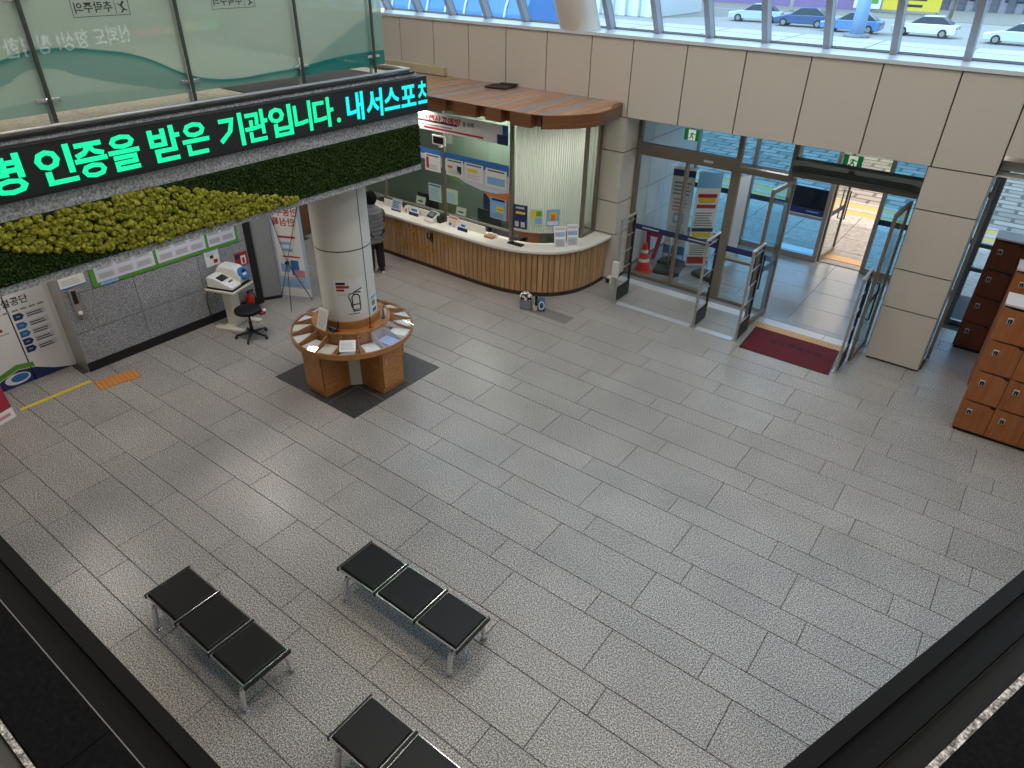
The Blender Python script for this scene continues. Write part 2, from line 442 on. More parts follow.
# ---- granite wall under the gallery, its end return and the printed wall beyond it
wl = struct(box_obj('wall_left', -10.9, -10.405, 3.27, 6.25, 0, 3.08, M_joint))
ys = [3.26, 4.27, 5.33, 6.25]; zz = [0.14, 0.635, 1.23, 1.85, 2.5, 3.08]
for a, b in zip(ys, ys[1:]):
    for c, d in zip(zz, zz[1:]): box_obj('granite_slab', -10.405, -10.39, a+.004, b-.004, c+.004, d-.004, M_grwall, wl)
struct(box_obj('baseboard_left', -10.405, -10.378, 3.26, 6.25, 0.0, 0.14, M_black), 'black skirting along the granite wall')
M_ret = mat('polished_return', '#a9a7a3', 0.18, 0.4)
box_obj('end_return', -10.80, -10.39, 3.255, 3.268, 0.0, 3.08, M_ret, wl)
struct(box_obj('wall_graphic', -10.95, -10.80, -3.2, 3.255, 0, 3.08, M_white), 'white wall behind the printed graphics')
# black jamb and grey leaf at the end of the granite wall
struct(box_obj('trim_3', -10.55, -10.37, 6.25, 6.37, 0, 3.08, M_black), 'black door jamb at the end of the granite wall')
d1 = struct(bpy.data.objects.new('door_1', None), 'grey door leaf standing ajar beside the granite wall'); COL.objects.link(d1); d1.location = (-10.47, 6.39, 0)
bm = B(); M = Matrix.Translation((-10.47, 6.39, 0)) @ Matrix.Rotation(math.atan2(0.30, 0.16), 4, 'Z')
bx(bm, 0, 0.36, -0.02, 0.02, 0.06, 3.0, M); obj('leaf', bm, mat('grey_door_paint', '#8f9193', 0.45), d1)
bm = B(); bx(bm, 0, 0.36, -0.022, 0.022, 0.0, 0.06, M); obj('kick_plate', bm, M_black, d1)
d2 = struct(box_obj('door_2', -12.6, -12.55, 9.0, 10.0, 0, 2.2, wood('brown_door', '#5f4430', '#7b5a40', 0.5)), 'brown door in the far wall')

# ---- gallery on the left: slab, granite fascia
struct(box_obj('floor_gallery', -12.6, -6.40, -3.2, 6.50, 3.09, 4.20, mat('gallery_slab', '#9b9488', 0.6)), 'gallery floor slab')
M_gtile = granite('gallery_floor_tile', ('#8f8a78', '#aaa48f', '#c0baa6'), 40, 0.4, 0.1, 2)
gal = bpy.data.objects['floor_gallery']
for i in range(4):
    for j in range(7): tile(gal, -6.62-1.2*(i+1), -6.62-1.2*i, -1.2+1.2*j-0.7, -1.2+1.2*j+0.5, M_gtile, 'gallery_tile', 4.212, 0.012)
fas = struct(box_obj('wall_fascia', -6.40, -6.35, -3.2, 6.50, 3.09, 4.24, M_fascia), 'speckled granite fascia of the gallery')

# ---- balcony under the camera: two edges meeting in a corner
TD = Vector((0.343, 0.939)).normalized(); ND = Vector((TD.y, -TD.x)); E0 = Vector((0.0, 0.875))
def rl(off, y):                     # point on the right-hand edge line, offset inwards
    p = E0 + ND*off; t = (y - p.y)/TD.y; return p + TD*t
def balcony_strip(name, o0, o1, z0, z1, m, parent=None, yl0=None):
    """strip running along both edges between offsets o0..o1"""
    c0, c1 = rl(o0, 0.236-o0), rl(o1, 0.236-o1)
    e0, e1 = rl(o0, 11.15), rl(o1, 11.15)
    bm = B(); prism(bm, [(-12.5, 0.236-o1), tuple(c1), tuple(e1), tuple(e0), tuple(c0), (-12.5, 0.236-o0)], z0, z1)
    return obj(name, bm, m, parent)
bal = struct(balcony_strip('floor_balcony', 0.012, 2.6, 3.09, 4.245, mat('balcony_slab', '#4a4845', 0.6)), 'balcony slab under the viewer')
balcony_strip('fascia', 0.0, 0.012, 3.09, 4.245, M_fascia, bal)
struct(balcony_strip('trim_4', 0.0, 0.034, 4.246, 4.27, mat('edge_lip_dark', '#0c0c0d', 0.7, 0, 0, 0.15)), 'dark metal lip along the balcony edge')
M_bgr = granite('black_granite', ('#030304', '#070708', '#101011'), 90, 0.75, 0.1)
nodes_of(M_bgr)[2].inputs['Specular IOR Level'].default_value = 0.1
balcony_strip('channel', 0.034, 0.065, 4.246, 4.258, mat('channel_black', '#040404', 0.7, 0, 0, 0.15), bal)
balcony_strip('channel_rail', 0.065, 0.094, 4.246, 4.266, mat('channel_rail_dark', '#090909', 0.7, 0, 0, 0.15), bal)
# left run: black stone slabs with pale joints
def lslab(x0, x1, o0, o1, m=M_bgr, z=4.268, name='black_slab'):
    bm = B(); bx(bm, x0, x1, 0.236-o1, 0.236-o0, 4.246, z); return obj(name, bm, m, bal)
lslab(-12.5, -0.5, 0.0855, 0.0875, mat('pale_joint', '#77746e', 0.8), 4.2665, 'joint')
lslab(-2.6, -1.069, 0.0885, 0.205); lslab(-1.067, -0.45, 0.0885, 0.205); lslab(-12.5, -2.602, 0.0885, 0.205)
lslab(-12.5, -0.45, 0.209, 0.220, M_tile, 4.27, 'pale_strip')
# right run: groove, pale stone strip and black floor
def rslab(y0, y1, o0, o1, z1, m, name):
    P = [rl(o0, y0), rl(o1, y0), rl(o1, y1), rl(o0, y1)]
    bm = B(); prism(bm, [tuple(p) for p in P], 4.2455, z1); return obj(name, bm, m, bal)
rslab(0.2, 11.1, 0.096, 0.142, 4.249, mat('groove_olive', '#0b0a05', 0.6, 0, 0, 0.2), 'groove')
for k in range(18): rslab(0.3+0.6*k, 0.3+0.6*(k+1)-0.003, 0.1445, 0.158, 4.268, M_tile, 'pale_strip')
for k in range(9): rslab(0.3+1.2*k, 0.3+1.2*(k+1)-0.003, 0.162, 0.9, 4.268, M_bgr, 'black_slab')

# ---- vestibule shell
ves = struct(box_obj('wall_vestibule_left', -6.25, -6.06, 11.78, 14.9, 0, 3.06, M_panelseam))
for a, b in ((11.79, 12.55), (12.55, 13.3), (13.3, 14.05), (14.05, 14.8)):
    for c, d in zip(zs, zs[1:]): box_obj('panel', -6.06, -6.03, a+.006, b-.006, c+.006, d-.006, mat('vestibule_white_panel', '#c9c9c9', 0.4), ves)
struct(box_obj('ceiling_vestibule', -6.25, 6.5, 11.6, 14.95, 3.075, 3.2, M_white))
struct(box_obj('ceiling_entrance_roof', -12.6, 6.5, 11.6, 15.6, 3.9, 4.2, M_white)) if False else None

# ---- inner door line (y 11.75): frame, fixed panes, two leaves swung open
FY = 11.75
win2 = struct(bpy.data.objects.new('window_2', None), 'bronze framed glazed screen of the inner entrance'); COL.objects.link(win2); win2.location = (-3.5, FY, 0)
def fr(x0, x1, z0, z1, m=M_alud, y0=FY-0.05, y1=FY+0.05, name='frame_bar'): return box_obj(name, x0, x1, y0, y1, z0, z1, m, win2, 0.004)
fr(-5.93, -5.86, 0, 3.06); fr(-4.10, -3.95, 0, 2.40); fr(-4.06, -3.98, 2.40, 3.06); fr(-3.16, -3.08, 2.46, 3.06); fr(-3.12, -3.06, 0, 2.46, M_alud)
fr(-4.945, -4.895, 0.07, 2.36)
fr(-5.86, -4.06, 2.36, 2.57, name='door_header'); fr(-3.98, -3.1, 2.36, 2.46); fr(-5.86, -4.1, 0, 0.075); fr(-3.95, -3.12, 0, 0.06); fr(-3.95, -3.12, 0.80, 0.85)
fr(-3.1, -1.24, 2.46, 2.54)
fr(-1.245, -1.185, 0, 3.06)
def pane(x0, x1, z0, z1, m=M_glass, y=FY, parent=win2): return box_obj('pane', x0, x1, y-0.005, y+0.005, z0, z1, m, parent)
pane(-5.86, -4.945, 0.075, 2.36); pane(-4.895, -4.1, 0.075, 2.36); pane(-5.86, -4.06, 2.57, 3.06); pane(-3.98, -3.16, 2.46, 3.06)
pane(-3.95, -3.12, 0.85, 2.36); pane(-3.95, -3.12, 0.06, 0.80); pane(-3.08, -1.245, 2.75, 3.06)
box_obj('safety_band', -5.86, -4.1, FY-0.012, FY-0.006, 0.955, 1.06, M_navy, win2); box_obj('safety_band', -3.95, -3.12, FY-0.012, FY-0.006, 0.955, 1.06, M_navy, win2)
prints(win2, (-5.86, FY-0.012, 0.955), (1, 0, 0), (0, 0, 1), 1.76, 0.105, lines(0.12, 0.32, 0.40, 0.7, 1, M_lgrey, 0.8, False) + lines(0.66, 0.86, 0.40, 0.7, 1, M_lgrey, 0.8, False))
box_obj('header_plate', -4.62, -4.45, FY-0.056, FY-0.05, 2.43, 2.47, M_lgrey, win2)

def leaf(name, hx, hy, ang, w, h, label, hand):
    o = struct(bpy.data.objects.new(name, None), label); COL.objects.link(o); o.location = (hx, hy, 0); o.rotation_euler = (0, 0, ang)
    W = Matrix.Translation((hx, hy, 0)) @ Matrix.Rotation(ang, 4, 'Z')
    def p(nm, x0, x1, z0, z1, m, y0=-0.022, y1=0.022):
        bm = B(); bx(bm, x0, x1, y0, y1, z0, z1, W); return obj(nm, bm, m, o, 0.003 if nm != 'pane' else 0)
    p('stile', 0, 0.055, 0.02, h, M_alud); p('stile', w-0.055, w, 0.02, h, M_alud); p('top_rail', 0.055, w-0.055, h-0.07, h, M_alud); p('bottom_rail', 0.055, w-0.055, 0.02, 0.12, M_alud)
    p('pane', 0.055, w-0.055, 0.12, h-0.07, M_blueglass if hand > 1 else M_glass, -0.005, 0.005)
    p('safety_band', 0.055, w-0.055, 0.955, 1.06, M_navy, -0.009, -0.006)
    for s in (-1, 1):
        bm = B(); x = w-0.10
        tube(bm, [W @ Vector((x, s*0.022, 0.75)), W @ Vector((x, s*0.07, 0.75)), W @ Vector((x, s*0.07, 1.35)), W @ Vector((x, s*0.022, 1.35))], 0.014, 8); obj('pull_handle', bm, M_dark, o)
    return o
leaf('door_3', -3.03, 11.72, R(-95), 0.86, 2.43, 'open inner glass door leaf on the counter side', 1)
leaf('door_4', -1.30, 11.72, R(-93), 0.86, 2.43, 'open inner glass door leaf against the beige pillar', 1)

# ---- outer door line (y 14.8)
OY = 14.8
win3 = struct(bpy.data.objects.new('window_3', None), 'outer glazed screen of the entrance'); COL.objects.link(win3); win3.location = (-3.0, OY, 0)
def fo(x0, x1, z0, z1, m=M_alu, name='frame_bar', d=0.05): return box_obj(name, x0, x1, OY-d, OY+d, z0, z1, m, win3, 0.004)
for x in (-6.03, -4.72, -3.86, -3.08, -2.12, -1.2, -0.36): fo(x-0.04, x+0.04, 0, 3.06)
fo(-6.03, -3.12, 0, 0.12); fo(-2.08, -0.4, 0, 0.12); fo(-6.03, -0.36, 2.98, 3.075); fo(-5.99, -3.12, 1.68, 1.75); fo(-3.04, -0.40, 1.90, 2.0, M_dark)
fo(-3.82, -3.12, 0.88, 0.94)
for a, b in ((-5.99, -4.76), (-4.68, -3.90), (-3.82, -3.12), (-2.08, -1.24), (-1.16, -0.40)): pane(a, b, 0.12, 1.68 if b < -3 else 1.90, M_blueglass, OY, win3)
for a, b in ((-5.99, -4.76), (-4.68, -3.90), (-3.82, -3.12), (-3.04, -2.16), (-2.08, -1.24), (-1.16, -0.40)): pane(a, b, 1.75 if b < -3 else 2.0, 2.98, M_blueglass if a != -3.04 else M_glass, OY, win3)
for a, b in ((-5.99, -4.76), (-4.68, -3.90), (-2.08, -1.24), (-1.16, -0.40)): box_obj('safety_band', a, b, OY-0.012, OY-0.006, 1.03, 1.14, M_navy, win3)
# dark panel set on the outer glass
scr = box_obj('dark_panel', -3.82, -3.12, OY-0.03, OY-0.008, 0.95, 1.50, mat('dark_panel_face', '#0e1626', 0.08), win3)
prints(win3, (-3.82, OY-0.031, 0.95), (1, 0, 0), (0, 0, 1), 0.7, 0.55, [(0, 0, 1, 0.24, M_navy), (0.5, 0.11, 0.85, 0.15, M_sky)])
leaf('door_5', -3.02, OY+0.06, R(84), 0.84, 1.88, 'open outer glass door leaf swung out to the forecourt', 1)

# glazed side between the vestibule and the locker bay, locker bay glazing
win4 = struct(bpy.data.objects.new('window_4', None), 'glazed screen behind the lockers'); COL.objects.link(win4); win4.location = (-0.34, 13.4, 0)
def f4(x0, x1, y0, y1, z0, z1, m=M_alu, name='frame_bar'): return box_obj(name, x0, x1, y0, y1, z0, z1, m, win4)
f4(-0.40, -0.30, 13.40, 13.52, 0, 3.33); f4(-0.38, -0.33, 11.8, 11.86, 0, 3.07)
f4(-0.30, 6.4, 13.43, 13.5, 1.0, 1.07); f4(-0.30, 6.4, 13.43, 13.5, 1.42, 1.49); f4(-0.30, 6.4, 13.43, 13.5, 0, 0.08); f4(-0.30, 6.4, 13.43, 13.5, 3.25, 3.33)
for x in (1.3, 2.9, 4.5): f4(x-0.04, x+0.04, 13.43, 13.5, 0, 3.3)
for a, b in ((-0.30, 1.26), (1.34, 2.86), (2.94, 4.46), (4.54, 6.4)):
    for c, d in ((0.08, 1.0), (1.07, 1.42), (1.49, 3.25)): f4(a, b, 13.46, 13.47, c, d, M_upglass, 'pane')
f4(-0.365, -0.355, 11.86, 13.40, 0.06, 3.05, M_blueglass, 'pane')
struct(box_obj('ceiling_locker_bay', -0.40, 6.5, 11.6, 13.6, 3.345, 3.45, M_white))

# ---- outside ground
M_conc = granite('pale_paving', ('#857d77', '#968e87', '#a39b94'), 8, 0.7, 0.06, 0.3)
def ground(name, x0, x1, y0, y1, m, label, z=-0.03): return struct(box_obj(name, x0, x1, y0, y1, z-0.2, z, m), label)
g0 = ground('ground_forecourt', -60, 60, 14.9, 18.5, mat('forecourt_joint', '#8d8680', 0.9), 'pale paved forecourt')
for i in range(-9, 12):
    for j in range(4): tile(g0, -3.0+1.1*i, -3.0+1.1*(i+1), 14.9+0.9*j, 14.9+0.9*(j+1), M_conc, 'paving_slab', 0.0, 0.03, 0.006)
box_obj('tactile_slab', -3.0, -2.1, 15.15, 15.45, 0, 0.008, M_tactile, g0)
box_obj('tactile_slab', -4.0, -3.2, 15.15, 15.45, 0, 0.008, M_pale, g0)
M_yel = mat('yellow_tactile_slab', '#a88a48', 0.7)
g1 = ground('ground_tactile_path', -60, 60, 18.5, 19.75, M_yel, 'yellow tactile path', -0.02)
for j, (a, b) in enumerate(((18.92, 19.2), (19.6, 19.75))): box_obj('pale_band', -40, 40, a, b, -0.02, -0.012, M_conc, g1)
def brick_mat(name, c0, c1, mo, scale):
    m = mat(name, c0, 0.8); n, l, b = nodes_of(m); g = n.new('ShaderNodeNewGeometry'); t = n.new('ShaderNodeTexBrick')
    t.inputs['Scale'].default_value = scale; t.inputs['Color1'].default_value = lin(c0); t.inputs['Color2'].default_value = lin(c1); t.inputs['Mortar'].default_value = lin(mo)
    t.inputs['Mortar Size'].default_value = 0.03; t.inputs['Bias'].default_value = 0
    l.new(g.outputs['Position'], t.inputs['Vector']); l.new(t.outputs[0], b.inputs['Base Color']); return m
g2 = ground('ground_cobbles', -70, 60, 19.75, 34.0, brick_mat('cobble_stones', '#93897f', '#6f665f', '#4a443f', 0.62), 'cobbled strip', -0.03)
g3 = ground('ground_plaza', -140, 90, 34.0, 62.0, granite('plaza_concrete', ('#b3aca5', '#c2bbb4', '#cec8c1'), 3, 0.7, 0.06, 0.3), 'pale concrete plaza', -0.05)
g3j = B()
for k in range(-14, 10): bx(g3j, k*6.0-0.05, k*6.0+0.05, 34, 62, -0.05, -0.04)
for k in range(1, 6): bx(g3j, -140, 90, 34+k*5.0-0.05, 34+k*5.0+0.05, -0.05, -0.04)
obj('paving_joint', g3j, mat('plaza_joint', '#7f7a75', 0.9), g3)['kind'] = 'stuff'
g4 = ground('ground_road', -200, 120, 62.0, 84.0, mat('asphalt', '#a39d97', 0.9), 'sunlit road', -0.10)
g5 = ground('ground_beyond', -260, 160, 84.0, 260.0, mat('far_ground', '#8f867a', 0.9), 'ground beyond the road', -0.06)
# ================================================================== OBJECTS
# ---- square lamp panels; those in hall, soffits and vestibule are added fill
def lamp(name, label, x, y, z, w, d, power, group, col=(1.0, 0.94, 0.885)):
    o = thing(name, label, 'ceiling light', (x, y, z), 0, group)
    bm = B(); t = 0.04
    for a in ((x-w/2-t, x+w/2+t, y-d/2-t, y-d/2), (x-w/2-t, x+w/2+t, y+d/2, y+d/2+t), (x-w/2-t, x-w/2, y-d/2, y+d/2), (x+w/2, x+w/2+t, y-d/2, y+d/2)): bx(bm, *a, z-0.05, z)
    obj('frame', bm, M_alu, o)
    box_obj('diffuser', x-w/2, x+w/2, y-d/2, y+d/2, z-0.03, z-0.01, mat('lamp_diffuser', '#fff6e8', 0.5, 0, 2.0), o)
    L = bpy.data.lights.new(name+'_light', 'AREA'); L.shape = 'RECTANGLE'; L.size = w; L.size_y = d; L.energy = power; L.color = col
    lo = bpy.data.objects.new('light', L); COL.objects.link(lo); lo.parent = o; lo.location = (0, 0, -0.06)
    return o
k = 0
for i, y in enumerate((1.0, 4.5, 8.0)):
    for j, x in enumerate((-9.6, -5.0, -1.5, 2.6)):
        lamp('ceiling_light', 'added square fill lamp in ceiling row %s counted from the back wall, %s from the left' % (('one', 'two', 'three')[i], ('first', 'second', 'third', 'last')[j]), x, y, 9.0, 1.2, 1.2, 50, 'added fill lamps in the hall ceiling')
lamp('ceiling_light', 'added fill lamp in the soffit under the gallery', -9.0, 4.9, 3.09, 0.6, 0.6, 24, None)  # added fill for the space under the gallery
lamp('ceiling_light', 'added fill lamp in the soffit near the printed wall', -9.2, 2.1, 3.09, 0.6, 0.6, 22, None)  # added to lift the dark corner by the printed wall
lamp('ceiling_light', 'added fill lamp in the vestibule ceiling', -3.6, 13.2, 3.07, 0.8, 0.8, 25, None, (0.92, 0.96, 1.0))  # added to brighten the vestibule walls
lamp('ceiling_light', 'unseen square lamp in the locker bay ceiling', 1.2, 12.4, 3.34, 0.6, 0.6, 10, None)  # unseen lamp over the locker bay

# ---- gallery railing: steel posts, clamps, printed glass panels
rail = thing('glass_railing', 'frosted glass railing with teal wave print along the gallery edge', 'railing', (-6.43, 2.0, 4.24))
PYS = [-1.32, -0.07, 1.18, 2.43, 3.66, 4.915, 5.93]
bm = B(); tube(bm, [(-6.385, -3.1, 4.285), (-6.385, 6.42, 4.285)], 0.018, 10); obj('base_rail', bm, M_steel, rail, 0, True)
bm = B(); tube(bm, [(-6.385, 6.42, 4.285), (-7.6, 6.42, 4.285)], 0.018, 10); obj('base_rail', bm, M_steel, rail, 0, True)
box_obj('base_strip', -6.40, -6.335, -3.1, 6.46, 4.2405, 4.262, M_black, rail)
gm = bpy.data.materials.new('wave_film_glass'); gm.use_nodes = True
n = gm.node_tree.nodes; l = gm.node_tree.links; n.remove(n['Principled BSDF'])
geo = n.new('ShaderNodeNewGeometry'); sep = n.new('ShaderNodeSeparateXYZ'); l.new(geo.outputs['Position'], sep.inputs[0])
def curve_node(pts):
    """z height of a printed wave as a function of y (both mapped to 0..1: y -3..7, z 4..6)"""
    mr = n.new('ShaderNodeMapRange'); mr.inputs['From Min'].default_value = -3; mr.inputs['From Max'].default_value = 7; l.new(sep.outputs[1], mr.inputs[0])
    fc = n.new('ShaderNodeFloatCurve'); c = fc.mapping.curves[0]
    P = [((y+3)/10, (z-4)/2) for y, z in pts]
    c.points[0].location = P[0]; c.points[1].location = P[-1]
    for p in P[1:-1]: c.points.new(*p)
    fc.mapping.update(); l.new(mr.outputs[0], fc.inputs['Value'])
    mm = n.new('ShaderNodeMath'); mm.operation = 'MULTIPLY_ADD'; mm.inputs[1].default_value = 2; mm.inputs[2].default_value = 4; l.new(fc.outputs[0], mm.inputs[0])
    return mm.outputs[0]
def below(curve, soft=0.006):
    s = n.new('ShaderNodeMath'); s.operation = 'SUBTRACT'; l.new(curve, s.inputs[0]); l.new(sep.outputs[2], s.inputs[1])
    mr = n.new('ShaderNodeMapRange'); mr.inputs['From Min'].default_value = -soft; mr.inputs['From Max'].default_value = soft; l.new(s.outputs[0], mr.inputs[0]); return mr.outputs[0]
def mth(op, a, b):
    s = n.new('ShaderNodeMath'); s.operation = op; s.use_clamp = True
    for i, v in ((0, a), (1, b)):
        if isinstance(v, (int, float)): s.inputs[i].default_value = v
        else: l.new(v, s.inputs[i])
    return s.outputs[0]
W1 = curve_node([(-3, 4.6), (-1, 4.75), (0.8, 4.62), (2.13, 4.76), (2.48, 4.825), (3.01, 4.77), (3.26, 4.707), (3.40, 4.647), (3.63, 4.532), (3.89, 4.456), (4.17, 4.429), (4.53, 4.44), (4.88, 4.45), (5.41, 4.498), (6.05, 4.512), (7, 4.5)])
W2 = curve_node([(-3, 4.45), (-1, 4.4), (0.8, 4.5), (2.13, 4.59), (2.42, 4.687), (2.74, 4.60), (2.95, 4.535), (3.2, 4.47), (3.6, 4.40), (7, 4.3)])
W3 = curve_node([(-3, 4.4), (1.5, 4.40), (2.5, 4.47), (3.2, 4.45), (3.8, 4.42), (4.5, 4.385), (5.4, 4.44), (6.1, 4.45), (7, 4.45)])
W4 = curve_node([(-3, 4.3), (4.6, 4.3), (4.95, 4.45), (5.05, 4.49), (5.4, 4.66), (5.87, 4.853), (6.1, 4.92), (7, 5.1)])
b1, b2, b3, b4 = below(W1), below(W2), below(W3), below(W4, 0.02)
up1 = n.new('ShaderNodeMath'); up1.operation = 'ADD'; up1.inputs[1].default_value = -0.03; l.new(W1, up1.inputs[0])
edge = mth('SUBTRACT', b1, below(up1.outputs[0], 0.02))           # dark line hugging the main wave
body = mth('SUBTRACT', b1, mth('MULTIPLY', b2, 0.75))
body = mth('ADD', body, mth('MULTIPLY', b3, 0.35))
amt = mth('ADD', mth('MULTIPLY', body, 0.55), mth('MULTIPLY', edge, 0.40))
amt = mth('ADD', amt, mth('MULTIPLY', b4, 0.40))
colr = n.new('ShaderNodeMix'); colr.data_type = 'RGBA'; l.new(amt, colr.inputs[0]); colr.inputs[6].default_value = lin('#c3d3c8'); colr.inputs[7].default_value = lin('#1f8f86')
tr = n.new('ShaderNodeBsdfTransparent'); tr.inputs[0].default_value = (0.86, 0.95, 0.90, 1)
df = n.new('ShaderNodeBsdfDiffuse'); tl = n.new('ShaderNodeBsdfTranslucent'); l.new(colr.outputs[2], df.inputs[0]); l.new(colr.outputs[2], tl.inputs[0])
dm = n.new('ShaderNodeMixShader'); dm.inputs[0].default_value = 0.5; l.new(df.outputs[0], dm.inputs[1]); l.new(tl.outputs[0], dm.inputs[2])
fa = n.new('ShaderNodeMath'); fa.operation = 'MULTIPLY_ADD'; fa.inputs[1].default_value = 0.35; fa.inputs[2].default_value = 0.55; l.new(amt, fa.inputs[0])
m1 = n.new('ShaderNodeMixShader'); l.new(fa.outputs[0], m1.inputs[0]); l.new(tr.outputs[0], m1.inputs[1]); l.new(dm.outputs[0], m1.inputs[2])
gl = n.new('ShaderNodeBsdfGlossy'); gl.inputs['Roughness'].default_value = 0.0
frn = n.new('ShaderNodeFresnel'); frn.inputs[0].default_value = 1.6
bfm = mth('MULTIPLY', frn.outputs[0], mth('SUBTRACT', 1.0, geo.outputs['Backfacing']))
m2 = n.new('ShaderNodeMixShader'); l.new(bfm, m2.inputs[0]); l.new(m1.outputs[0], m2.inputs[1]); l.new(gl.outputs[0], m2.inputs[2]); l.new(m2.outputs[0], n['Material Output'].inputs[0])
ye = PYS[:-1] + [6.12]
for i in range(len(PYS)-1):
    a, b = PYS[i]+0.012, (PYS[i+1]-0.012 if i < len(PYS)-2 else 6.12)
    box_obj('glass_panel', -6.478, -6.470, a, b, 4.365, 5.55, gm, rail)
for y in PYS:
    box_obj('post', -6.445, -6.425, y-0.014, y+0.014, 4.24, 5.6, mat('rail_post_dark', '#4d524c', 0.3, 0.5), rail, 0.003); box_obj('post', -6.52, -6.50, y-0.016, y+0.016, 4.24, 5.6, M_steel, rail, 0.003)
    for z in (4.462, 5.17):
        bm = B(); bx(bm, -6.468, -6.446, y-0.09, y+0.09, z-0.014, z+0.014); bx(bm, -6.455, -6.44, y-0.02, y+0.02, z-0.008, z+0.008); obj('clamp', bm, M_chrome, rail, 0.003)
bm = B(); tube(bm, [(-6.47, -3.1, 5.58), (-6.47, 6.1, 5.58)], 0.025, 10); obj('hand_rail', bm, M_steel, rail, 0, True)
# fall-warning stickers, printed to be read from the gallery side
for lab, y in (('fall warning sticker on the glass panel at far left', 2.81), ('fall warning sticker cut by the top edge, on the middle glass panel', 4.03)):
    st = thing('warning_sticker', lab, 'sticker', (-6.469, y, 5.02), 0, 'fall warning stickers on the gallery glass')
    O = (-6.4692, y, 5.022); bm = B(); w, h = 0.46, 0.13
    for a, b, c, d in ((0, 0, w, .004), (0, h-.004, w, h), (0, 0, .004, h), (w-.004, 0, w, h), (w-0.115, 0.01, w-0.112, h-.01)):
        bx(bm, -6.4695, -6.4685, y+a, y+c, 5.022+b, 5.022+d)
    obj('border', bm, M_ink, st)
    text_mesh('lettering', '추락주의', 0.085, M_ink, (-6.4705, y+0.325, 5.022+0.035), (0, 1, 0), (0, 0, 1), st, 0.001, 0.001, 'LEFT', True, 0.001, None)
    bm = B(); cx = y+w-0.06; z0 = 5.022
    for pp, rr in ((((cx+.02, z0+.10), (cx-.005, z0+.07)), .007), (((cx-.005, z0+.07), (cx-.03, z0+.085)), .004), (((cx-.005, z0+.07), (cx+.012, z0+.045)), .006), (((cx+.012, z0+.045), (cx+.035, z0+.035)), .005), (((cx+.012, z0+.045), (cx-.01, z0+.02)), .005)):
        tube(bm, [(-6.469, *pp[0]), (-6.469, *pp[1])], rr, 6)
    obj('falling_figure', bm, M_ink, st)

tag(box_obj('mat_with_shadow', -7.7, -6.62, 4.45, 6.25, 4.2125, 4.218, mat('gallery_mat_with_shadow', '#3a352f', 0.9)), 'dark mat and painted-in shadow on the gallery floor behind the railing', 'mat')  # one dark sheet covers the mat and paints in the shadow with it

# ---- LED ticker on the gallery fascia
led = thing('led_ticker', 'long black LED ticker with green and cyan lettering on the granite fascia', 'led sign', (-6.30, 2.0, 3.81))
box_obj('housing', -6.345, -6.26, -2.6, 6.585, 3.812, 4.208, M_black, led, 0.004)
box_obj('screen', -6.262, -6.254, -2.57, 6.57, 3.835, 4.185, mat('led_screen', '#161818', 0.6), led)
def led_mat(name, c0, c1, strength):
    m = mat(name, c0, 0.5); n_, l_, b_ = nodes_of(m); g = n_.new('ShaderNodeNewGeometry')
    v = n_.new('ShaderNodeTexNoise'); v.inputs['Scale'].default_value = 60; l_.new(g.outputs['Position'], v.inputs['Vector'])
    r_ = ramp(n_, [(0.35, c0), (0.65, c1)]); l_.new(v.outputs['Fac'], r_.inputs[0]); l_.new(r_.outputs[0], b_.inputs['Emission Color']); b_.inputs['Emission Strength'].default_value = strength
    b_.inputs['Base Color'].default_value = (0, 0, 0, 1); return m
M_ledg = led_mat('led_green', '#00f59a', '#20ffb4', 1.0); M_ledc = led_mat('led_cyan', '#00e0e8', '#20fff6', 1.0)
for i, (ch, y0, y1) in enumerate([('명', 1.735, 2.02), ('인', 2.106, 2.395), ('증', 2.40, 2.66), ('을', 2.675, 2.94), ('받', 3.035, 3.325), ('은', 3.34, 3.606), ('기', 3.71, 3.98), ('관', 3.995, 4.26), ('입', 4.275, 4.555), ('니', 4.58, 4.805), ('다', 4.83, 5.10), ('.', 5.134, 5.19), ('내', 5.285, 5.535), ('서', 5.575, 5.825), ('스', 5.85, 6.10), ('포', 6.125, 6.375), ('츠', 6.41, 6.565)]):
    o = text_mesh('led_letter', ch, 0.315, M_ledg if i < 12 else M_ledc, (-6.252, y0, 3.90), (0, 1, 0), (0, 0, 1), led, 0.008, 0.003, 'LEFT', False, 0.001, y1-y0)

# ---- moss wall on the fascia
moss = thing('moss_panel', 'preserved moss panel with a yellow-green ball moss wave on dark green', 'moss wall', (-6.33, 2.0, 3.16))
M_mossd = mat('dark_moss', '#1d2a12', 0.95, 0, 0, 0.1); n_, l_, b_ = nodes_of(M_mossd); g = n_.new('ShaderNodeNewGeometry')
v = n_.new('ShaderNodeTexNoise'); v.inputs['Scale'].default_value = 45; v.inputs['Detail'].default_value = 5; l_.new(g.outputs['Position'], v.inputs['Vector'])
r_ = ramp(n_, [(0.3, '#0e160a'), (0.5, '#26381a'), (0.72, '#4a5a2c')]); l_.new(v.outputs['Fac'], r_.inputs[0]); l_.new(r_.outputs[0], b_.inputs['Base Color'])
M_mossy = mat('ball_moss', '#8f9030', 0.95, 0, 0, 0.1); n_, l_, b_ = nodes_of(M_mossy); g = n_.new('ShaderNodeNewGeometry')
v = n_.new('ShaderNodeTexNoise'); v.inputs['Scale'].default_value = 38; v.inputs['Detail'].default_value = 8; l_.new(g.outputs['Position'], v.inputs['Vector'])
r_ = ramp(n_, [(0.30, '#33390f'), (0.5, '#7d7f28'), (0.70, '#b3a848')]); l_.new(v.outputs['Fac'], r_.inputs[0]); l_.new(r_.outputs[0], b_.inputs['Base Color'])
box_obj('backing', -6.349, -6.335, -2.9, 6.475, 3.165, 3.655, M_mossd, moss)
